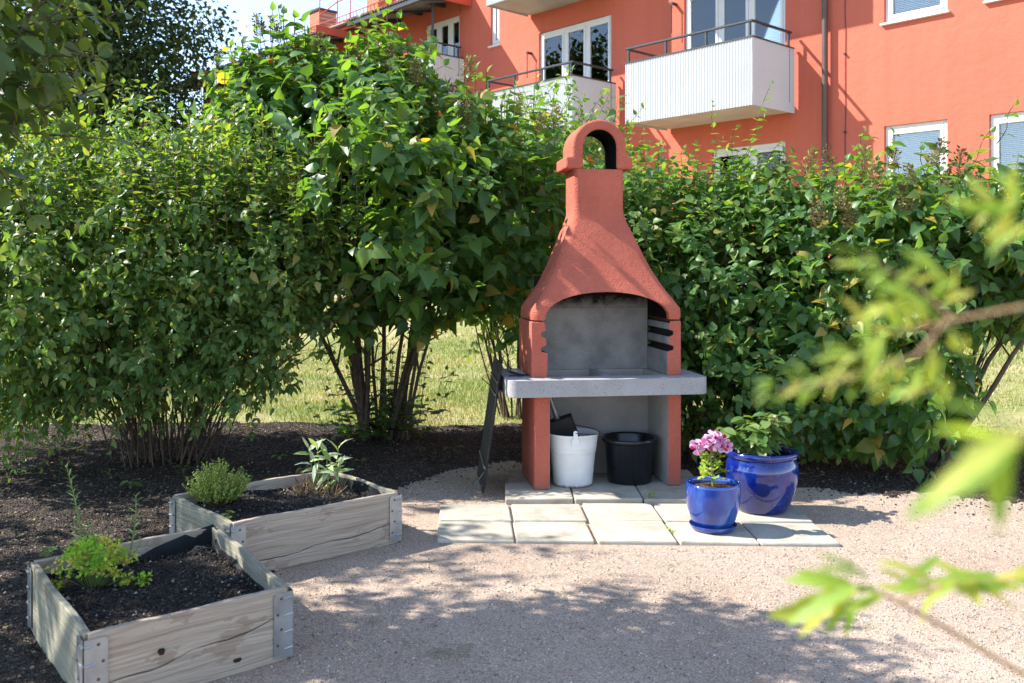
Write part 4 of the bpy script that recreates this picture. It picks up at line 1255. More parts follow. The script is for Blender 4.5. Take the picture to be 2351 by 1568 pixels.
hy = empty('potted_shrub', (bigx + 0.01, bigy + 0.06, 0.268), 0, 'green leafy hydrangea shrub growing in the large cobalt pot', 'shrub')
items = []; st = MB()
for k in range(17):
    a = gr_.uniform(0, 6.28); q = gr_.uniform(0.03, 0.20)
    tip = Vector((math.cos(a) * q - 0.03 * (q < .2), math.sin(a) * q * 0.8, gr_.uniform(0.12, 0.25) - q * 0.28))
    b = Vector((math.cos(a) * 0.04, math.sin(a) * 0.04, 0))
    mid = b.lerp(tip, 0.5) + Vector((0, 0, 0.03))
    st.tube([b, mid, tip], [0.004, 0.003, 0.002], 5)
    for j in range(6):
        t = 0.35 + 0.65 * j / 5
        p = b.lerp(mid, min(1, 2 * t)) if t < 0.5 else mid.lerp(tip, 2 * t - 1)
        an = gr_.uniform(0, 6.28)
        for sg in (0, math.pi):
            d = Vector((math.cos(an + sg), math.sin(an + sg), gr_.uniform(-0.1, 0.45) if j > 3 else gr_.uniform(-0.6, 0.1)))
            items.append((p, d, (gr_.gauss(0, .3), gr_.gauss(0, .3) - 0.2, 1), gr_.uniform(0.058, 0.098) * (1.1 - 0.3 * t)))
st.build('stem', M['bark'], hy, smooth=True)
place_leaves(hy, tmesh('leaf', OVAL_T, 'hydrangea'), items)
pit = []
for k in range(30):
    d = Vector((gr_.gauss(0, 1), gr_.gauss(0, 1), gr_.gauss(0.3, 1))).normalized()
    pit.append((Vector((0.045, -0.06, 0.175)) + d * 0.024, d, (gr_.gauss(0, 1), gr_.gauss(0, 1), 1), gr_.uniform(0.010, 0.018)))
t_ = M['dryflower'] = simple('dried_flower', (0.50, 0.40, 0.26), (0.36, 0.26, 0.16), 40, 0.8)
place_leaves(hy, tmesh('dry_petal', PET, 'dryflower'), pit, 'dry_petal')


# ------------------------------------------------------------------ raised beds
def raised_bed(label, corners, h, soil_z, mats, crack=None, knots=(), liner_up=()):
    cx = sum(c[0] for c in corners) / 4; cy = sum(c[1] for c in corners) / 4
    root = empty('raised_bed', (cx, cy, 0), 0, label, 'raised bed')
    for i in range(4):
        a = Vector((*corners[i], 0)); b = Vector((*corners[(i + 1) % 4], 0)); L = (b - a).length; ang = math.atan2(b.y - a.y, b.x - a.x)
        n = 30; mb = MB(); e = 0.012
        zt = [h + 0.0018 * math.sin(k * 0.35 + i * 2) + random.uniform(-0.0010, 0.0010) for k in range(n + 1)]
        zb = -0.012
        yw = [0.003 * math.sin(k * 0.2 + i) for k in range(n + 1)]

        def strip(lo, hi):
            vv = []; ff = []
            for k in range(n + 1):
                x = e + (L - 2 * e) * k / n
                vv += [(x, yw[k], lo[k]), (x, yw[k], hi[k]), (x, yw[k] + 0.021, hi[k]), (x, yw[k] + 0.021, lo[k])]
                if k:
                    p, q = 4 * (k - 1), 4 * k
                    ff += [(p, q, q + 1, p + 1), (p + 1, q + 1, q + 2, p + 2), (p + 2, q + 2, q + 3, p + 3), (p + 3, q + 3, q, p)]
            ff += [(0, 1, 2, 3), (4 * n + 3, 4 * n + 2, 4 * n + 1, 4 * n)]
            mb.add(vv, ff)
        if crack and crack[0] == i:
            cz = [crack[1] + (crack[2] - crack[1]) * k / n + 0.006 * math.sin(k * 0.5) + random.uniform(-0.002, 0.002) for k in range(n + 1)]
            wd = [0.0004 + 0.0016 * abs(math.sin(k * 0.21)) for k in range(n + 1)]
            strip([zb] * (n + 1), [c - w for c, w in zip(cz, wd)]); strip([c + w for c, w in zip(cz, wd)], zt)
        else:
            strip([zb] * (n + 1), zt)
        bo = mb.build('board', M[mats[i]], root, loc=(a.x - cx, a.y - cy, 0), rot=(0, 0, ang), bevel=0.003, seg=2, smooth=True, angle=50)
        for (bi, fx_, fz_, rx, rz_) in knots:
            if bi == i:
                pts = [(rx * math.cos(t) * (1 + 0.15 * math.sin(3 * t)), rz_ * math.sin(t) * (1 + 0.2 * math.cos(2 * t))) for t in np.linspace(0, 2 * math.pi, 18)[:-1]]
                MB().prism(pts, -0.0035, 0.004, 'y').build('knot', M['knot'], bo, loc=(fx_ * L, 0, fz_))
        for x0, sg in ((0.0, 1), (L, -1)):
            mb = MB(); w = 0.060
            xa, xb = (x0 - 0.002, x0 + w) if sg > 0 else (x0 - w, x0 + 0.002)
            pts = [(xa, 0.0 - 0.004), (xb - 0.008 * (sg > 0), 0.0 - 0.004)]
            z0, z1 = -0.005, h - 0.012
            r = 0.010
            if sg > 0: outl = [(xa, z0), (xb, z0 + 0.01), (xb, z1 - r), (xb - r * 0.3, z1 - r * 0.3), (xb - r, z1), (xa, z1)]
            else: outl = [(xa, z0 + 0.01), (xb, z0), (xb, z1), (xa + r, z1), (xa + r * 0.3, z1 - r * 0.3), (xa, z1 - r)]
            mb.prism(outl, -0.0065, -0.0045, 'y')
            for k in range(4):
                zz = z0 + 0.03 + k * (z1 - z0 - 0.05) / 3
                x_a, x_b = (xa + 0.001, xa + 0.030) if sg > 0 else (xb - 0.030, xb - 0.001)
                mb.tube([(x_a, -0.0055, zz), (x_b, -0.0055, zz + 0.002)], [0.005, 0.003] if sg > 0 else [0.003, 0.005], 8)
            pl = mb.build('corner_bracket', M['galv'], root, loc=(a.x - cx, a.y - cy, 0), rot=(0, 0, ang), smooth=True, angle=40)
            for k in range(4):
                zz = z0 + 0.045 + k * (z1 - z0 - 0.06) / 3 * 0.98
                xx = (xb - 0.013 - 0.012 * (k % 2)) if sg > 0 else (xa + 0.013 + 0.012 * (k % 2))
                MB().lathe([(0.0, 0.0035), (0.003, 0.003), (0.0048, 0.0)], 12).build('rivet', M['rust'], pl, loc=(xx, -0.0064, zz), rot=(R(90), 0, 0), smooth=True)
    # soil surface
    n = 46; V = []; F = []
    A, B, C_, D = [Vector((c[0] - cx, c[1] - cy, 0)) for c in corners]
    ctr = (A + B + C_ + D) / 4
    A, B, C_, D = [p + (ctr - p).normalized() * 0.026 for p in (A, B, C_, D)]
    for i in range(n + 1):
        for j in range(n + 1):
            s, t = i / n, j / n
            p = A.lerp(B, s).lerp(D.lerp(C_, s), t)
            x, y = p.x + cx, p.y + cy
            ed = min(s, 1 - s, t, 1 - t)
            z = soil_z + float(fbm(x, y, 4, 3)) * 0.05 + float(vnoise(x * 45, y * 45) - 0.5) * 0.014 - 0.012 * (1 - min(1, ed / 0.12))
            V.append((p.x, p.y, z))
    for i in range(n):
        for j in range(n):
            k = i * (n + 1) + j; F.append((k, k + n + 1, k + n + 2, k + 1))
    so = link_mesh('soil', np_mesh('soil', V, F, M['bedsoil'], smooth=True), root)
    # crumbs and bits of grit
    m = 2600; s = rng.random(m); t = rng.random(m)
    a_, b_, c_, d_ = [np.array(p) for p in (A, B, C_, D)]
    P = (a_[None] * (1 - s)[:, None] + b_[None] * s[:, None]) * (1 - t)[:, None] + (d_[None] * (1 - s)[:, None] + c_[None] * s[:, None]) * t[:, None]
    P[:, 2] = soil_z + fbm(P[:, 0] + cx, P[:, 1] + cy, 4, 3) * 0.05 + 0.001
    V, F, T = crumbs(P, rng.uniform(0.0025, 0.007, m) * (1 + (rng.random(m) > 0.97)), rng.random(m))
    c = link_mesh('soil_crumbs', np_mesh('soil_crumbs', V, F, M['clod'], T), root); c['kind'] = 'stuff'
    # black cloth turned up along the inside
    for i in range(4):
        p, q = (A, B, C_, D)[i], (A, B, C_, D)[(i + 1) % 4]
        mb = MB(); vv = []; ff = []; k_ = 26
        inw = Vector((-(q - p).y, (q - p).x, 0)).normalized()
        for k in range(k_ + 1):
            s = k / k_
            z = soil_z + 0.012 + 0.016 * math.sin(s * 9 + i) * math.sin(s * 4.2)
            for (bi, s0, wdt, zz) in liner_up:
                if bi == i: z = max(z, soil_z + (zz - soil_z) * max(0.0, 1 - abs(s - s0) / wdt) ** 0.6)
            wob = 0.008 + 0.010 * (math.sin(s * 23 + i) * 0.5 + 0.5)
            x = p.lerp(q, s) - inw * 0.003
            vv += [tuple(x) [:2] + (soil_z - 0.05,), tuple(x + inw * wob)[:2] + (soil_z + 0.3 * (z - soil_z),), tuple(x + inw * wob * 0.4)[:2] + (z,)]
            if k: ff += [(3 * k - 3, 3 * k, 3 * k + 1, 3 * k - 2), (3 * k - 2, 3 * k + 1, 3 * k + 2, 3 * k - 1)]
        mb.add(vv, ff).build('liner', M['fabric'], root, smooth=True, angle=80)
    return root


def crumbs(P, S, tint):
    """tiny irregular octahedra"""
    n = len(P)
    base = np.array([(1, 0, 0), (-1, 0, 0), (0, 1, 0), (0, -1, 0), (0, 0, 0.8), (0, 0, -0.6)], float)
    V = base[None] * S[:, None, None] * rng.uniform(0.55, 1.3, (n, 6, 1))
    a = rng.uniform(0, 6.28, n); c, s = np.cos(a)[:, None], np.sin(a)[:, None]
    V = np.stack([V[..., 0] * c - V[..., 1] * s, V[..., 0] * s + V[..., 1] * c, V[..., 2]], -1) + P[:, None]
    f = np.array([(0, 2, 4), (2, 1, 4), (1, 3, 4), (3, 0, 4), (2, 0, 5), (1, 2, 5), (3, 1, 5), (0, 3, 5)])
    F = f[None] + (np.arange(n) * 6)[:, None, None]
    return V.reshape(-1, 3), F.reshape(-1, 3), np.repeat(tint, 6)


BED1 = [(-1.151, 2.478), (-0.688, 2.868), (-1.146, 3.56), (-1.629, 3.111)]
BED2 = [(-1.090, 3.570), (-0.495, 4.085), (-0.895, 4.545), (-1.490, 4.025)]
bed1 = raised_bed('weathered wooden raised bed in front with cracked board, planted with parsley', BED1, 0.212, 0.150, ['wood', 'woodg', 'wood', 'woodg'], (0, 0.055, 0.125), [(0, 0.34, 0.115, 0.009, 0.011), (0, 0.71, 0.03, 0.013, 0.008), (1, 0.2, 0.17, 0.008, 0.010)], [(2, 0.0, 0.45, 0.222), (1, 0.97, 0.10, 0.228)])
bed2 = raised_bed('weathered wooden raised bed behind, planted with thyme and sage', BED2, 0.212, 0.160, ['wood', 'woodg', 'wood', 'woodg'], (0, 0.03, 0.075), [(0, 0.93, 0.13, 0.005, 0.005)], [(1, 0.5, 0.9, 0.208), (3, 0.0, 0.3, 0.214), (3, 1.0, 0.15, 0.22)])


# ------------------------------------------------------------------ herbs
def rosemary(label, base, tip, n, leaf, side=0):
    root = empty('rosemary', base, 0, label, 'herb', 'rosemary sprigs in the front bed')
    tp = Vector(tip) - Vector(base)
    path = [tp * t + Vector((0.012 * math.sin(t * 3.1), 0, 0)) for t in (0, 0.25, 0.5, 0.75, 1)]
    stm = MB().tube(path, [0.0035, 0.003, 0.0026, 0.002, 0.0012], 6)
    P, D, N, S = [], [], [], []

    def along(path, n, leaf):
        for k in range(n):
            t = (k + 0.5) / n; f = t * (len(path) - 1); i = min(int(f), len(path) - 2)
            p = path[i].lerp(path[i + 1], f - i); T = (path[i + 1] - path[i]).normalized()
            a0 = k * 1.57 + random.uniform(-.3, .3)
            for sg in (0, math.pi):
                d = Vector((math.cos(a0 + sg), math.sin(a0 + sg), 0)) + T * (0.45 + 0.8 * t ** 3)
                P.append(tuple(p)); D.append(tuple(d)); N.append((random.gauss(0, .3), random.gauss(-.3, .3), 1)); S.append(leaf * random.uniform(0.7, 1.15) * (1 - 0.35 * t ** 4))
    along(path, n, leaf)
    for t, dx, L in ((0.08, 0.05, 0.07), (0.05, -0.045, 0.06), (0.3, 0.04, 0.05)):
        if side == 0 or t < 0.1:
            b = tp * t; q = [b, b + Vector((dx * 0.7, 0, L * 0.5)), b + Vector((dx, 0, L))]
            stm.tube(q, [0.002, 0.0016, 0.001], 5); along(q, 7, leaf * 0.9)
    stm.build('stem', M['greenstem'], root, smooth=True)
    V, F, T = cloud(NEEDLE_T, np.array(P), np.array(D), np.array(N), np.array(S), rng.random(len(P)))
    link_mesh('needles', np_mesh('needles', V, F, M['rosemary'], T), root)['kind'] = 'stuff'


def bedp(px, py, z=0.15):
    x, y = gnd(px, py, z); return (x, y, z)


b0 = bedp(195, 1315); t0 = at(152, 1070, b0[1])
rosemary('taller rosemary sprig at the back left of the front bed', b0, t0, 26, 0.042)
b1 = bedp(290, 1298); t1 = at(312, 1135, b1[1])
rosemary('shorter rosemary sprig leaning right, beside the parsley', b1, t1, 14, 0.040, 1)

pr = empty('parsley', bedp(215, 1345), 0, 'yellowing curly parsley in the front bed', 'herb')
P, D, N, S, T_ = [], [], [], [], []
stm = MB()
for k in range(58):
    a = random.uniform(0, 6.28); q = 0.105 * random.random() ** 0.6
    tip = Vector((math.cos(a) * q * 1.15, math.sin(a) * q * 1.1, 0.13 * (1 - (q / 0.14) ** 2) * random.uniform(0.55, 1.1) + 0.015))
    if k in (3, 9, 15, 21): tip = Vector((0.10 + 0.02 * (k % 5), -0.02 + 0.01 * (k % 3), 0.03))
    if k in (30, 36): tip = Vector((-0.10, -0.06, 0.02))
    b = Vector((tip.x * 0.25, tip.y * 0.25, 0))
    stm.tube([b, b.lerp(tip, 0.5) + Vector((0, 0, 0.02)), tip], 0.0011, 4)
    tt = random.random(); r = random.uniform(0.012, 0.021)
    for j in range(26):
        d = Vector((random.gauss(0, 1), random.gauss(0, 1), random.gauss(0.1, 0.8))).normalized()
        P.append(tuple(tip + d * r * random.uniform(0.3, 1) * Vector((1, 1, 0.55)).length / 1.5)); D.append(tuple(d)); N.append((random.gauss(0, .7), random.gauss(0, .7), 1)); S.append(random.uniform(0.010, 0.016)); T_.append(np.clip(tt * 0.95 + random.gauss(0, .1) + (0.2 if tip.z < 0.04 else 0), 0, 1))
stm.build('stalk', M['greenstem'], pr)
V, F, T = cloud(FAR_T, np.array(P), np.array(D), np.array(N), np.array(S), np.array(T_))
link_mesh('foliage', np_mesh('foliage', V, F, M['parsley'], T), pr)['kind'] = 'stuff'

th = empty('thyme', bedp(500, 1163, 0.16), 0, 'rounded light green thyme bush at the left of the rear bed', 'herb')
P, D, N, S = [], [], [], []
stm = MB()
for k in range(260):
    a = random.uniform(0, 6.28); q = random.random() ** 0.55
    el = q * 1.25
    tip = Vector((math.sin(el) * math.cos(a) * 0.155, math.sin(el) * math.sin(a) * 0.125, math.cos(el) * 0.17 + 0.035)) * random.uniform(0.72, 1.05)
    b = Vector((tip.x * 0.15, tip.y * 0.15, 0))
    mid = b.lerp(tip, 0.5) + Vector((tip.x * 0.12, tip.y * 0.12, 0))
    stm.tube([b, mid, tip], 0.0009, 3, caps=False)
    for j in range(13):
        t = 0.35 + 0.65 * j / 12; p = b.lerp(mid, 2 * t) if t < .5 else mid.lerp(tip, 2 * t - 1)
        for sg in range(2):
            d = Vector((random.gauss(0, 1), random.gauss(0, 1), random.gauss(0.3, .6)))
            P.append(tuple(p)); D.append(tuple(d)); N.append((random.gauss(0, .5), random.gauss(0, .5), 1)); S.append(random.uniform(0.0065, 0.011))
stm.build('stem', M['drystem'], th)
V, F, T = cloud(FAR_T, np.array(P), np.array(D), np.array(N), np.array(S), rng.random(len(P)))
link_mesh('foliage', np_mesh('foliage', V, F, M['thyme'], T), th)['kind'] = 'stuff'

sg_ = empty('sage', bedp(733, 1128, 0.16), 0, 'grey-green sage with long leaves above cut dry stems in the rear bed', 'herb')
items = []; stm = MB(); dry = MB()
for (dx, dy, h, n) in ((-0.055, 0.02, 0.20, 8), (-0.01, 0.0, 0.225, 9), (0.055, -0.01, 0.155, 8), (0.09, 0.0, 0.20, 10), (0.10, -0.03, 0.13, 8), (-0.03, 0.03, 0.15, 6), (0.03, 0.03, 0.19, 8)):
    b = Vector((dx * 0.6, dy, 0)); tip = Vector((dx, dy, h))
    stm.tube([b, b.lerp(tip, .5) + Vector((0.006, 0, 0)), tip], [0.003, 0.0025, 0.0015], 5)
    for k in range(n):
        t = 0.45 + 0.55 * k / (n - 1); p = b.lerp(tip, t); a = k * 2.4 + dx * 30
        d = Vector((math.cos(a), math.sin(a) * 0.8, (1.3 if t > 0.85 else 0.25 if t > 0.6 else -0.5) + random.gauss(0, .2)))
        items.append((p, d, (random.gauss(0, .4), random.gauss(-.4, .3), 1), random.uniform(0.06, 0.09)))
items = [it for q, it in enumerate(items) if q % 4]
stm.build('stem', M['greenstem'], sg_, smooth=True)
place_leaves(sg_, tmesh('leaf', LONG_T, 'sage'), items)
for k in range(150):
    x = random.uniform(-0.10, 0.11); y = random.uniform(-0.10, 0.05)
    q = Vector((random.gauss(0, .028), random.gauss(-.004, .02), random.uniform(0.02, 0.06) + (0.035 if y > 0 else 0)))
    dry.tube([(x, y, -0.005), Vector((x, y, 0)) + q], [0.0024, 0.0016], 4)
dry.build('cut_stems', M['drystem'], sg_)['kind'] = 'stuff'


def seedling(loc, label, n=5, s=0.035, mat='dogwood', templ=OVAL_T, group=None, h=0.03):
    o = empty('weed', loc, 0, label, 'weed', group)
    items = []; stm = MB()
    for k in range(n):
        a = k * 2.4 + random.random(); hh = h * random.uniform(0.4, 1.2)
        p = Vector((math.cos(a) * s * 0.5, math.sin(a) * s * 0.5, hh))
        stm.tube([(0, 0, -0.005), (p.x * 0.3, p.y * 0.3, hh * 0.8), p], 0.001, 4)
        items.append((p, (math.cos(a), math.sin(a), random.uniform(-.4, .3)), (0, -0.2, 1), s * random.uniform(0.7, 1.2)))
    stm.build('stem', M['greenstem'], o)
    place_leaves(o, tmesh('leaf', templ, mat), items)
    return o


seedling((*gnd(1490, 1148, 0.01), 0.012), 'small upright weed growing in the paving joint in front of the black bucket', 9, 0.026, 'geranium', OVATE_T, None, 0.055)
seedling((*gnd(1540, 1222), 0.0), 'thin dry weed in the front paving joint beside the small blue pot', 8, 0.022, 'geranium', LONG_T, None, 0.02)
seedling(bedp(110, 1285), 'round-leaved clover in the left corner of the front bed', 5, 0.030, 'dogwood', [lobed_template(12, 3, 0.1, 0.1, 0.3)], None, 0.04)
seedling(bedp(522, 1195, 0.165), 'seedling with two lobed leaves at the near corner of the rear bed', 4, 0.035, 'geranium', [lobed_template(12, 5, 0.3, 0.1, 0.3)], None, 0.03)
seedling((*gnd(1042, 1035), 0.0), 'single large leaf seedling on bare soil left of the leaning grate', 2, 0.06, 'dogwood', OVAL_T, None, 0.03)
for px, py, where in ((300, 1120, 'just behind the shorter rosemary sprig'), (560, 1110, 'just behind the thyme bush'), (640, 1050, 'between the sage and the thin brown shrub stems'), (420, 1085, 'behind the far left corner of the rear bed'), (250, 1090, 'right of the tall rosemary tip'), (830, 1060, 'right of the sage, below the lilac'), (60, 1080, 'at the far left, left of the rosemary'), (1085, 1105, 'beside the foot of the leaning grate'), (700, 1085, 'directly behind the sage'), (965, 1035, 'at the right foot of the lilac stems')):
    x, y = gnd(px, py)
    seedling((x, y, float(surf(x, y))), 'small green seedling on dark soil ' + where, random.randint(3, 5), random.uniform(0.03, 0.05), 'dogwood', OVAL_T, 'seedlings on the dark soil', random.uniform(0.02, 0.05))

# ------------------------------------------------------------------ shrubs
def clear_of_grill(P):
    c, s = math.cos(FIRE_RZ), math.sin(FIRE_RZ)
    x = P[:, 0] - 0.118; y = P[:, 1] - 4.89
    u = x * c + y * s; v = -x * s + y * c
    return ~((u > -0.24) & (u < 1.0) & (v > -1.2) & (v < 0.52) & (P[:, 2] < 2.1))


def view(P):
    d = np.maximum(P[:, 1], 0.2)
    return 1175.5 + FPX * P[:, 0] / d, 617 - FPX * (P[:, 2] - CAM_H) / d


def seed_heads(root, spots, size):
    n = 70; P = []; D = []
    for k in range(n):
        t = k / n; a = k * 2.4; q = 0.34 * (1 - t) ** 0.8 + 0.04
        P.append((math.cos(a) * q * random.uniform(.5, 1), math.sin(a) * q * random.uniform(.5, 1), t)); D.append((math.cos(a), math.sin(a), 0.9))
    S = np.full(n, 0.16)
    ms = []
    for v in range(3):
        V, F, T = cloud(OVATE_T, np.array(P) + rng.normal(size=(n, 3)) * 0.03, np.array(D), rng.normal(size=(n, 3)), S * rng.uniform(.6, 1.2, n), np.clip(rng.normal(0.2 + 0.35 * v, 0.12, n), 0, 1))
        p0 = np.zeros((n, 3)); p0[:, 2] = np.array(P)[:, 2] - 0.08
        V2, F2 = twig_arrays(p0, np.array(P), np.full(n, 0.010), np.full(n, 0.008))
        ms.append(np_mesh('seed_head', np.concatenate([V, V2]), np.concatenate([F, F2 + len(V)]), M['seed'], np.concatenate([T, np.full(len(V2), 0.3)])))
    for i, p in enumerate(spots):
        o = link_mesh('seed_head', ms[i % 3], root, Vector(p) - Vector(root.location))
        o.rotation_euler = (random.uniform(-.4, .4), random.uniform(-.4, .4), random.uniform(0, 6)); s = size * random.uniform(0.7, 1.2); o.scale = (s, s, s)


# big lilac left of the grill
lx, ly = gnd(880, 1002)
lil = empty('lilac_shrub', (lx, ly, 0), 0, 'tall large-leaved lilac shrub with bare fanning stems left of the grill', 'shrub')
s = Shrub(LILAC_T, 'lilac', 0.112)
E = [((-0.95, 6.45, 1.62), (1.10, 0.95, 0.80)), ((-1.30, 6.45, 2.0), (0.72, 0.75, 0.62)), ((-0.25, 6.2, 1.58), (0.72, 0.70, 0.66)), ((-0.85, 6.45, 1.85), (0.75, 0.75, 0.72)), ((-1.75, 6.35, 1.7), (0.5, 0.6, 0.6)), ((-1.5, 6.3, 2.35), (0.42, 0.45, 0.36)), ((-0.88, 6.3, 2.35), (0.34, 0.40, 0.38))]
p, o_ = in_ellipsoids(E, 1600, 0.38)
pb, ob = in_ellipsoids([((-0.80, 5.25, 1.85), (0.42, 0.28, 0.34)), ((-0.62, 5.3, 1.35), (0.36, 0.26, 0.34))], 95, 0.8)
p = np.concatenate([p, pb]); o_ = np.concatenate([o_, ob])
pc, oc = in_ellipsoids([((-1.55, 6.1, 0.95), (0.55, 0.45, 0.30)), ((-0.25, 6.1, 1.0), (0.50, 0.45, 0.32)), ((-0.9, 6.0, 1.05), (0.7, 0.4, 0.25))], 150, 0.7)
p = np.concatenate([p, pc]); o_ = np.concatenate([o_, oc])
ok = ~((p[:, 2] < 0.85) & (np.abs(p[:, 0] + 0.85) < 0.45) & (rng.random(len(p)) < 0.5))
s.twigs(p[ok], o_[ok], 0.24, 4, 0.55, 0.85, 0.40, 0.35)
top = rng.uniform(-1.9, 0.25, 70)
for x in top:
    y = random.uniform(5.9, 6.8); z = float(np.interp(x, [-2.1, -1.75, -1.5, -1.2, -0.9, -0.65, -0.35, 0.3], [2.35, 2.75, 2.92, 2.62, 2.88, 2.5, 2.34, 2.28])) + random.uniform(-0.32, 0.0)
    s.shoot((x, y, z - 0.35), (x + random.uniform(-.07, .07), y - 0.04, z + random.uniform(0.0, 0.12)), 4, 0.085, 0.004, 0.35)
for k in range(75):      # low suckers
    a = random.uniform(0, 6.28); q = random.uniform(0.05, 0.38)
    s.shoot((lx + math.cos(a) * q, ly + math.sin(a) * q * 0.7 - 0.05, 0.0), (lx + math.cos(a) * q * 1.5, ly + math.sin(a) * q - 0.05, random.uniform(0.12, 0.75)), 4, 0.07, 0.002, 0.3)
LH = [at(px, py, d) for px, py, d in ((600, 80, 6.1), (640, 95, 6.2), (500, 150, 6.3), (475, 200, 6.2), (690, 140, 6.2), (720, 110, 6.0), (900, 160, 6.0), (960, 190, 5.9), (1075, 185, 5.9), (1040, 250, 5.8), (1240, 300, 5.6), (1275, 290, 5.6), (820, 150, 6.1), (560, 140, 6.2), (1190, 260, 5.7), (1060, 280, 5.7))]
for q in LH:
    s.shoot(q - Vector((random.uniform(-.05, .05), -0.05, 0.5)), q + Vector((0, 0, 0.02)), 4, 0.10, 0.003, 0.35)
for px, py in ((520, 165), (560, 100), (592, 42), (630, 22), (655, 30), (705, 75), (745, 100), (800, 90), (838, 60), (868, 28), (892, 8), (915, 40), (940, 95), (985, 170), (1030, 190), (1095, 160), (1120, 165), (1185, 200), (1230, 205), (1275, 215), (680, 40), (850, 95), (770, 130)):
    s.shoot(at(px + random.uniform(-10, 10), py + 190, 6.15), at(px, py, 6.05), 5, 0.118, 0.004, 0.3)
s.finish(lil, 300, clear_of_grill)
tg = [(lx + random.uniform(-0.95, 0.95), ly + random.uniform(-0.5, 0.4), random.uniform(1.5, 2.3)) for _ in range(20)]
stems(lil, 20, 0.24, tg, 0.019, 0.007, bend=0.16)
seed_heads(lil, LH, 0.15)

# thin shrub behind, between the lilac and the grill
bx_, by_ = 0.02, 7.5
bsh = empty('shrub', (bx_, by_, float(gz(bx_, by_))), 0, 'loose light green shrub behind the grill, between lilac and chimney', 'shrub')
s = Shrub(DOG_T, 'dogwood', 0.078)
p, o_ = in_ellipsoids([((0.0, 7.5, 1.6), (0.75, 0.55, 0.85)), ((-0.1, 7.45, 1.1), (0.55, 0.4, 0.5)), ((0.3, 7.2, 1.9), (0.7, 0.5, 0.7))], 900, 0.6)
s.twigs(p, o_, 0.25, 4, 0.4, 0.9, 0.35, 0.35)
s.finish(bsh, 300, clear_of_grill)
stems(bsh, 14, 0.12, [(bx_ + random.uniform(-.6, .5), by_ + random.uniform(-.3, .3), random.uniform(1.1, 1.9)) for _ in range(14)], 0.011, 0.004, bend=0.05)

# mock orange at the left
mx_, my_ = gnd(385, 1050)
mk = empty('mock_orange_shrub', (mx_, my_, 0), 0, 'dense small-leaved shrub behind the raised beds with many thin brown stems', 'shrub')
s = Shrub(OVATE_T, 'mock', 0.069)
E = [((-2.35, 5.7, 1.18), (1.15, 0.80, 0.70)), ((-1.75, 5.6, 1.35), (0.66, 0.62, 0.60)), ((-2.9, 5.4, 1.1), (0.9, 0.7, 0.75)), ((-2.3, 5.55, 0.78), (0.98, 0.62, 0.42)), ((-1.5, 5.5, 1.15), (0.52, 0.5, 0.55)), ((-3.5, 6.0, 1.4), (0.9, 0.7, 0.9)), ((-2.7, 6.3, 1.3), (0.8, 0.5, 0.8)), ((-2.3, 5.6, 1.85), (0.30, 0.3, 0.36)), ((-2.95, 5.6, 1.75), (0.34, 0.3, 0.42)), ((-1.65, 5.5, 1.8), (0.26, 0.28, 0.30))]
p, o_ = in_ellipsoids(E, 4300, 0.36)
ok = ~((p[:, 2] < 0.60) & (np.abs(p[:, 0] - mx_) < 0.42) & (rng.random(len(p)) < 0.8))
s.twigs(p[ok], o_[ok], 0.20, 5, 0.15, 0.85, 0.45, 0.5, r=0.0018)
for px, py, d in ((560, 200, 5.6), (590, 330, 5.5), (640, 250, 5.6), (655, 290, 5.6), (700, 330, 5.5), (760, 270, 5.5), (775, 330, 5.4), (820, 200, 5.5), (840, 235, 5.5), (860, 300, 5.4), (880, 330, 5.4), (450, 250, 5.5), (410, 320, 5.4), (355, 290, 5.3), (300, 330, 5.3), (530, 330, 5.4), (610, 380, 5.3), (720, 300, 5.6), (480, 200, 5.6), (500, 340, 5.4)):
    px = px * 0.93 + 20; t = at(px, py, d - 0.35); b = at(px * 0.97 + 20, 560, d - 0.3)
    s.shoot(b, t, 11, 0.060, 0.0034, 0.0)
for k in range(110):
    x = random.uniform(-3.2, -1.1); y = random.uniform(5.0, 5.9); z = 1.85 - 0.25 * abs(x + 2.0) + random.uniform(-0.15, 0.1)
    s.shoot((x, y, z - 0.3), (x + random.uniform(-.1, .1), y - random.uniform(0, .1), z + random.uniform(0, 0.25)), 6, 0.05, 0.002, 0.05)
for k in range(90):      # shoots hanging low all round
    x = random.choice((random.uniform(-3.2, -2.35), random.uniform(-3.2, -2.35), random.uniform(-1.9, -1.25), random.uniform(-2.4, -1.9))); y = random.uniform(5.0, 5.5)
    s.shoot((x, y, random.uniform(0.5, 0.8)), (x - random.uniform(-0.05, .2), y - random.uniform(.1, .3), random.uniform(0.08, 0.45) if x < -2.3 else random.uniform(0.3, 0.6)), 7, 0.064, 0.002, 0.4)
for k in range(70):      # leafy side shoots in front of the stems
    x = random.uniform(-2.75, -1.55); y = random.uniform(5.05, 5.45)
    s.shoot((x, y + 0.1, random.uniform(0.35, 0.75)), (x + random.uniform(-.15, .15), y - random.uniform(0, .15), random.uniform(0.22, 0.62)), 5, 0.066, 0.002, 0.4)
s.finish(mk, 300, clear_of_grill)
stems(mk, 85, 0.34, [(mx_ + random.gauss(0, 0.60), my_ + random.uniform(-0.45, 0.3), random.uniform(0.8, 1.5)) for _ in range(85)], 0.0062, 0.0028, sides=5, bend=0.14)

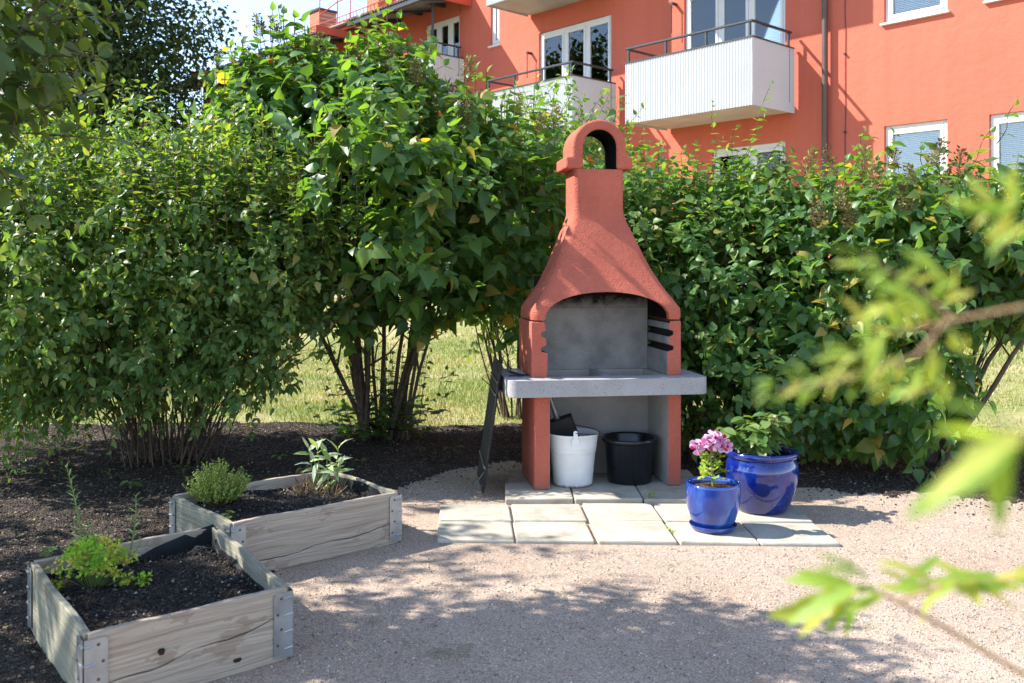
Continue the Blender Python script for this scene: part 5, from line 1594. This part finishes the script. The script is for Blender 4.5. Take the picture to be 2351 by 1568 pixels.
# dogwood hedge right of the grill
dx_, dy_ = 1.35, 6.1
dg = empty('dogwood_shrub', (dx_, dy_, 0), 0, 'bright green leafy shrub behind the blue pots with long shoots', 'shrub')
s = Shrub(DOG_T, 'dogwood', 0.080)
E = [((1.2, 6.15, 1.10), (0.80, 0.62, 0.68)), ((1.75, 5.95, 1.05), (0.75, 0.62, 0.72)), ((1.0, 6.15, 0.65), (0.72, 0.55, 0.62)), ((1.8, 5.75, 0.55), (0.75, 0.50, 0.52)), ((0.95, 6.3, 1.42), (0.5, 0.5, 0.46)), ((1.6, 5.9, 1.55), (0.28, 0.3, 0.26))]
p, o_ = in_ellipsoids(E, 2900, 0.36)
s.twigs(p, o_, 0.20, 4, 0.4, 0.85, 0.40, 0.35, r=0.002)
for (pa, pb) in (((1640, 400), (1638, 235)), ((1700, 380), (1772, 195)), ((1690, 400), (1755, 270)), ((1595, 420), (1600, 330)), ((1560, 420), (1570, 340)), ((1730, 420), (1790, 330)), ((1480, 430), (1478, 300)), ((1500, 430), (1520, 330)), ((1455, 400), (1440, 285)), ((1620, 420), (1660, 320)), ((1670, 420), (1690, 290)), ((1780, 420), (1800, 345))):
    s.shoot(at(*pa, 5.9), at(*pb, 5.8), 8, 0.062, 0.0026, 0.15)
s.finish(dg, 300, clear_of_grill)
stems(dg, 30, 0.35, [(dx_ + random.uniform(-.7, .9), dy_ + random.uniform(-.3, .2), random.uniform(0.8, 1.6)) for _ in range(30)], 0.009, 0.003, bend=0.08)

# second lilac at the right
rx_, ry_ = gnd(2128, 1062)
rl = empty('lilac_shrub', (rx_, ry_, 0), 0, 'lilac shrub with dark hanging leaves and bare trunk at the right edge', 'shrub')
s = Shrub(LILAC_T, 'lilac', 0.104)
E = [((2.35, 5.75, 1.20), (0.70, 0.66, 0.64)), ((3.05, 5.9, 1.12), (0.75, 0.65, 0.56)), ((2.1, 5.6, 0.75), (0.55, 0.45, 0.55)), ((2.95, 5.75, 1.36), (0.9, 0.6, 0.38)), ((2.25, 5.35, 0.45), (0.42, 0.30, 0.36))]
p, o_ = in_ellipsoids(E, 1200, 0.38)
ok = ~((p[:, 2] < 0.85) & (p[:, 0] > 2.62))
s.twigs(p[ok], o_[ok], 0.22, 4, 0.4, 0.85, 0.50, 0.35)
for k in range(34):
    x = random.uniform(1.9, 3.6); y = random.uniform(5.4, 6.2); z = 1.80 + random.uniform(-0.2, 0.12)
    s.shoot((x, y, z - 0.3), (x + random.uniform(-.1, .1), y - 0.03, z), 4, 0.082, 0.0035, 0.3)
s.shoot(at(2215, 400, 5.6), at(2275, 300, 5.5), 3, 0.088, 0.004, 0.3)
s.shoot(at(1965, 380, 5.7), at(1985, 300, 5.6), 3, 0.075, 0.004, 0.3)
s.shoot(at(2290, 330, 5.6), at(2330, 240, 5.5), 2, 0.09, 0.004, 0.3)
s.finish(rl, 300, clear_of_grill)
stems(rl, 14, 0.14, [(rx_ + random.uniform(-.6, .9), ry_ + random.uniform(-.3, .4), random.uniform(1.0, 1.7)) for _ in range(14)], 0.020, 0.006, bend=0.10)
heads_ = [at(px, py, d) for px, py, d in ((1900, 370, 5.4), (1915, 400, 5.3), (1850, 400, 5.4), (2050, 385, 5.3), (2100, 420, 5.3), (2010, 430, 5.2), (2160, 450, 5.3), (2240, 440, 5.3), (1930, 480, 5.2), (2200, 400, 5.4), (2090, 480, 5.2), (1980, 400, 5.4), (1960, 520, 5.2), (2150, 380, 5.4), (2260, 470, 5.3), (1890, 520, 5.2))]
seed_heads(rl, heads_, 0.14)

# apple tree whose crown reaches into the picture at the upper left
ap = empty('apple_tree', (-4.45, 3.5, 0), 0, 'apple tree whose leafy branch hangs in at the upper left', 'tree')
s = Shrub(OVAL_T, 'apple', 0.092)
p, o_ = in_ellipsoids([((-4.45, 3.5, 2.75), (1.55, 1.7, 1.0)), ((-4.45, 3.25, 3.15), (1.2, 1.2, 0.75)), ((-4.1, 4.3, 2.9), (0.8, 0.6, 0.5))], 370, 0.75)
pb, ob = in_ellipsoids([((-2.14, 3.1, 1.96), (0.66, 0.45, 0.40)), ((-1.90, 3.0, 2.2), (0.46, 0.42, 0.42)), ((-1.95, 3.1, 1.72), (0.36, 0.35, 0.28))], 330, 0.6)
p = np.concatenate([p, pb]); o_ = np.concatenate([o_, ob])
s.twigs(p, o_, 0.26, 5, 0.35, 0.8, 0.30, 0.4, r=0.004)
s.finish(ap, 300, twigmat='bark')
tr = MB()
tr.tube([(0, 0, -0.05), (0.02, 0.0, 0.5), (-0.03, 0.02, 1.0), (0.02, 0.0, 1.5)], [0.13, 0.10, 0.09, 0.085], 12)
tr.build('trunk', M['bark'], ap, smooth=True)
for k, tgt in enumerate([(2.0, -0.35, 1.95), (2.4, -0.45, 2.2), (0.9, 0.6, 3.0), (-0.9, 0.5, 3.0), (0.2, -0.9, 3.2), (-0.6, -0.8, 2.7), (0.4, -0.2, 3.7), (1.1, -1.0, 2.6), (0.3, 1.2, 2.6), (-1.3, -0.1, 2.5)]):
    b = Vector((0.0, 0.0, 1.25 + 0.03 * k)); t = Vector(tgt); m_ = b.lerp(t, 0.5) + Vector((0, 0, 0.15))
    MB().tube([b, b.lerp(m_, 0.5), m_, m_.lerp(t, 0.5) + Vector((0, 0, 0.04)), t], [0.055, 0.042, 0.032, 0.022, 0.010], 8).build('limb', M['bark'], ap, smooth=True)


# distant lime trees; the first shows at the upper left, the others stand beyond the left edge and mirror in the windows
def far_tree(loc, label, H, rad, nleaf, leaf, shift=0.0):
    z0 = float(gz(loc[0], loc[1]))
    t = empty('lime_tree', (loc[0], loc[1], z0), 0, label, 'tree', 'tall trees beyond the shrubs')
    E = []
    for k in range(16):
        a = k * 2.4; q = rad * random.uniform(0.15, 0.68); zz = H * (0.30 + 0.58 * (k / 15))
        sc = 1.0 - 0.5 * abs(k / 15 - 0.35)
        E.append(((loc[0] + math.cos(a) * q * sc, loc[1] + math.sin(a) * q * sc, z0 + zz), (rad * 0.46 * sc, rad * 0.46 * sc, rad * 0.36 * sc)))
    p, o_ = in_ellipsoids(E, nleaf, 0.45)
    p = p + rng.normal(size=p.shape) * 0.18
    D = unit(o_ * 0.5 + rng.normal(size=p.shape) * 0.8 - UP * 0.4); Nn = unit(o_ * 0.6 + UP * 0.6 + rng.normal(size=p.shape) * 0.5)
    base = np.array((loc[0], loc[1], z0))
    V, F, T = cloud(FAR_T, p - base, D, Nn, leaf * rng.uniform(0.6, 1.3, nleaf), np.clip(rng.normal(0.45, 0.25, nleaf), 0, 1))
    link_mesh('crown', np_mesh('crown', V, F, M['farleaf'], T), t)['kind'] = 'stuff'
    MB().tube([(0, 0, -0.2), (0.1, 0, H * 0.2), (-0.05, 0.1, H * 0.45), (0.1, 0, H * 0.8)], [0.45, 0.34, 0.26, 0.07], 12).build('trunk', M['bark'], t, smooth=True)
    for k in range(9):
        e = Vector(E[k + 3][0]) - Vector(base); b = Vector((0, 0, e.z * 0.55))
        MB().tube([b, b.lerp(e, 0.5) + Vector((0, 0, 0.2)), e], [0.14, 0.09, 0.03], 7).build('limb', M['bark'], t, smooth=True)


far_tree((-12.2, 27.0), 'tall dark lime tree against the sky behind the left shrub', 13.0, 4.6, 46000, 0.13)
far_tree((-17.5, 19.0), 'lime tree beyond the left edge, mirrored in the balcony windows', 11.0, 4.2, 9000, 0.26)
far_tree((-20.0, 11.0), 'lime tree beyond the left edge, left of the apple tree', 11.0, 4.2, 7000, 0.30)

# ------------------------------------------------------------------ out-of-focus branches in the right foreground
FK = 0.50
fs = empty('foreground_shrub', (0.86, 0.46, 0), 0, 'blurred yellow-green shrub branches close to the camera at right', 'shrub')
s = Shrub(LONG_T, 'fore', 0.05)
SERR = [leaf_template([0, 0.15, 0.3, 0.45, 0.6, 0.75, 1.0], [0.02, 0.10, 0.085, 0.125, 0.08, 0.085, 0.0], f, c) for f, c in ((0.3, 0.3), (0.5, 0.5), (0.1, 0.2))]
s.templ = SERR


def fbranch(pts, r, name='branch'):
    q = [Vector(p) - Vector(fs.location) for p in pts]
    MB().tube(q, [FK * 0.62 * r * (1 - 0.6 * i / (len(q) - 1)) for i in range(len(q))], 7).build(name, M['redstem'], fs, smooth=True)


fbranch([(0.86, 0.46, -0.02), (0.80, 0.47, 0.5), (0.62, 0.48, 0.98), (0.42, 0.49, 1.175)], 0.010, 'stem')
fbranch([(0.86, 0.46, -0.02), (0.75, 0.45, 0.45), (0.62, 0.5, 0.80), (0.42, 0.57, 0.92)], 0.008, 'stem')
fbranch([(0.86, 0.46, -0.02), (0.8, 0.42, 0.6), (0.6, 0.38, 0.95), (0.33, 0.355, 1.12)], 0.008, 'stem')
A1 = [(0.42, 0.49, 1.175), tuple(at(2351, 703, .85 * FK)), tuple(at(2180, 735, .88 * FK)), tuple(at(2040, 770, .9 * FK))]
A2 = [tuple(at(2170, 740, .88 * FK)), tuple(at(2100, 820, .86 * FK)), tuple(at(1930, 870, .86 * FK)), tuple(at(1790, 900, .86 * FK))]
A3 = [tuple(at(2190, 735, .88 * FK)), tuple(at(2110, 660, .9 * FK)), tuple(at(1990, 590, .9 * FK))]
C1 = [(0.42, 0.57, 0.92), tuple(at(2351, 1548, 1.18 * FK)), tuple(at(2150, 1430, 1.18 * FK)), tuple(at(2030, 1365, 1.18 * FK)), tuple(at(1960, 1345, 1.18 * FK))]
C2 = [tuple(at(2060, 1380, 1.18 * FK)), tuple(at(2180, 1340, 1.18 * FK)), tuple(at(2330, 1330, 1.18 * FK))]
B1 = [(0.33, 0.355, 1.12), tuple(at(2345, 1000, .62 * FK)), tuple(at(2250, 1020, .62 * FK))]
for b_, r in ((A1, 0.0032), (A2, 0.0028), (A3, 0.0022), (C1, 0.0075), (C2, 0.005), (B1, 0.003)): fbranch(b_, r)


def fleaf(px, py, d, ang, L, n=(0, -0.6, 0.8)):
    d *= FK; L *= FK
    p = np.array(at(px, py, d)); dr = np.array([math.cos(R(ang)), random.uniform(-.35, .35), math.sin(R(ang))])
    s.P.append(p[None]); s.D.append(dr[None]); s.N.append(unit(np.array(n) + rng.normal(size=3) * 0.35)[None]); s.S.append(np.array([L]))


for px, py, ang, L in ((2040, 770, 170, .045), (2000, 760, 120, .05), (2050, 750, 100, .05), (2100, 740, 95, .045), (2140, 730, 130, .05), (2010, 780, 215, .05), (1960, 800, 195, .045), (1990, 590, 165, .035), (2010, 610, 130, .03), (2050, 625, 190, .04), (2080, 640, 60, .045), (2120, 670, 30, .05), (2150, 650, 100, .06), (2180, 690, 60, .05), (2060, 690, 175, .055), (2120, 700, 160, .06), (1790, 900, 200, .022), (1800, 890, 160, .025), (1830, 890, 230, .028), (1860, 880, 140, .026), (1890, 880, 215, .03), (1930, 870, 160, .03), (1940, 875, 240, .035), (1985, 850, 170, .03), (2050, 840, 250, .035), (2080, 830, 200, .03), (2100, 850, 265, .04), (2140, 820, 280, .04), (2160, 800, 240, .045), (2020, 860, 230, .03), (2060, 900, 190, .03), (2120, 880, 210, .035), (2160, 870, 250, .035), (2200, 760, 300, .04), (2280, 480, 150, .05), (2320, 460, 100, .05), (2340, 470, 170, .06), (2340, 500, 200, .05)):
    for _ in range(3): fleaf(px + random.uniform(-26, 26), py + random.uniform(-18, 18), random.uniform(.83, .92), ang + random.uniform(-35, 35), L * random.uniform(0.5, 0.85))
for px, py, ang, L in ((1970, 1345, 195, .07), (1955, 1350, 212, .09), (1950, 1345, 178, .06), (1960, 1335, 160, .055), (2000, 1345, 150, .05), (2020, 1360, 205, .045), (1960, 1365, 228, .05), (2060, 1360, 25, .05), (2100, 1350, 160, .05), (2130, 1350, 150, .055), (2150, 1345, 15, .06), (2200, 1340, 345, .06), (2230, 1335, 165, .055), (2280, 1330, 10, .07), (2330, 1325, 355, .07), (2260, 1345, 330, .05), (2320, 1335, 170, .06), (2345, 1320, 20, .05), (2290, 1320, 175, .06), (2180, 1350, 195, .05)):
    for _ in range(2): fleaf(px + random.uniform(-14, 14), py + random.uniform(-10, 10), random.uniform(1.12, 1.24), ang + random.uniform(-22, 22), L * 1.35 * random.uniform(0.7, 1.05))
for px, py, ang, L in ((2345, 1000, 195, .075), (2340, 1020, 215, .09), (2300, 1010, 160, .06), (2320, 1030, 250, .055), (2345, 990, 150, .06), (2290, 1040, 265, .045)):
    fleaf(px, py, random.uniform(.6, .66), ang, L)
for k in range(60):      # the rest of the shrub, beyond the right edge
    z = random.uniform(0.5, 1.2); x = random.uniform(0.5, 1.1)
    s.P.append(np.array([[x, 0.46 + random.uniform(-.15, .15), z]])); s.D.append(unit(rng.normal(size=(1, 3)))); s.N.append(np.array([[0, -.3, 1.0]])); s.S.append(np.array([random.uniform(.03, .05)]))
s.finish(fs, 300)

# ------------------------------------------------------------------ loose cover: grass, litter, pebbles
n = 150000
x = rng.uniform(-6.5, 6.5, n); y = 6.0 + rng.random(n) ** 1.5 * 8.0
keep = (ground_class(x, y) == 2) & (vnoise(x * 1.3, y * 1.3) + vnoise(x * 5, y * 5) * 0.5 > 0.42 * rng.random(n) * 1.6)
x, y = x[keep], y[keep]; n = len(x)
z = surf(x, y)
hgt = rng.uniform(0.02, 0.05, n) * (0.7 + 0.9 * vnoise(x * 0.9, y * 0.9)); a = rng.uniform(0, 6.28, n); wdt = rng.uniform(0.002, 0.0045, n) * (1 + 0.15 * (y - 6))
tipx = np.cos(a + 1.57) * hgt * rng.uniform(0.2, 1.1, n); tipy = np.sin(a + 1.57) * hgt * rng.uniform(0.2, 1.1, n)
V = np.zeros((n, 3, 3)); V[:, 0] = np.stack([x - np.cos(a) * wdt, y - np.sin(a) * wdt, z - 0.004], -1); V[:, 1] = np.stack([x + np.cos(a) * wdt, y + np.sin(a) * wdt, z - 0.004], -1)
V[:, 2] = np.stack([x + tipx, y + tipy, z + hgt], -1)
tn = np.clip(0.10 + 0.75 * (vnoise(x * 0.8 + 9, y * 0.8) * 0.6 + vnoise(x * 3, y * 3) * 0.4) + rng.normal(0, 0.16, n), 0, 1)
g = link_mesh('grass', np_mesh('grass', V.reshape(-1, 3), np.arange(3 * n).reshape(-1, 3), M['grass'], np.repeat(tn, 3)))
tag(g, 'short dry yellow-green lawn grass behind the shrubs', 'grass', kind='stuff')


def scatter(name, n, cls, size, mat, label, cat, flat=True, xr=(-3.5, 4.0), yr=(1.5, 8.0), pw=1.0, tintpow=1.0, extra=None):
    x = rng.uniform(*xr, n); y = yr[0] + (yr[1] - yr[0]) * rng.random(n) ** pw
    k = np.isin(ground_class(x, y), cls)
    for bed in (BED1, BED2):
        c = np.mean(bed, 0); k &= np.hypot(x - c[0], y - c[1]) > 0.36
    k &= ~((x > -0.45) & (x < 1.5) & (y > 3.98) & (y < 4.75)) & ~((x > -0.06) & (x < 1.1) & (y > 4.6) & (y < 5.45))
    if extra is not None: k &= extra(x, y)
    x, y = x[k], y[k]; n = len(x); z = surf(x, y)
    P = np.stack([x, y, z + 0.002], -1); S = rng.uniform(*size, n); t = rng.random(n) ** tintpow
    if flat:
        D = unit(np.stack([rng.normal(size=n), rng.normal(size=n), rng.normal(size=n) * 0.25], -1)); N = unit(np.stack([rng.normal(size=n) * 0.35, rng.normal(size=n) * 0.35, np.ones(n)], -1))
        P[:, 2] += S * 0.15
        V, F, T = cloud(FAR_T, P, D, N, S, t)
    else:
        V, F, T = crumbs(P, S, t)
    return tag(link_mesh(name, np_mesh(name, V, F, M[mat], T)), label, cat, kind='stuff')


scatter('mulch', 60000, [1], (0.006, 0.019), 'litter', 'dark mulch and dry leaf litter covering the soil under the shrubs', 'mulch', pw=1.0, yr=(2.0, 7.6))
scatter('pebbles', 70000, [0], (0.0018, 0.0048), 'pebble', 'loose pinkish grit strewn over the gravel yard', 'gravel', False, pw=1.3, yr=(1.6, 5.6))
EDGE = lambda x, y: (ground_class(x, y) == 1) | ((y > np.interp(x, GB[:, 0], GB[:, 1]) - 0.55) & (rng.random(len(x)) < np.clip((y - np.interp(x, GB[:, 0], GB[:, 1]) + 0.55) / 0.55, 0, 1) ** 2))
scatter('soil_lumps', 24000, [0, 1], (0.003, 0.009), 'clod', 'dark crumbly soil lumps lying between the shrubs', 'soil', False, yr=(2.0, 7.4), extra=EDGE)
scatter('strewn_debris', 650, [0], (0.005, 0.015), 'litter', 'scattered dry leaf bits on the gravel near the soil edge', 'leaf litter', True, yr=(1.7, 5.6), tintpow=0.8)
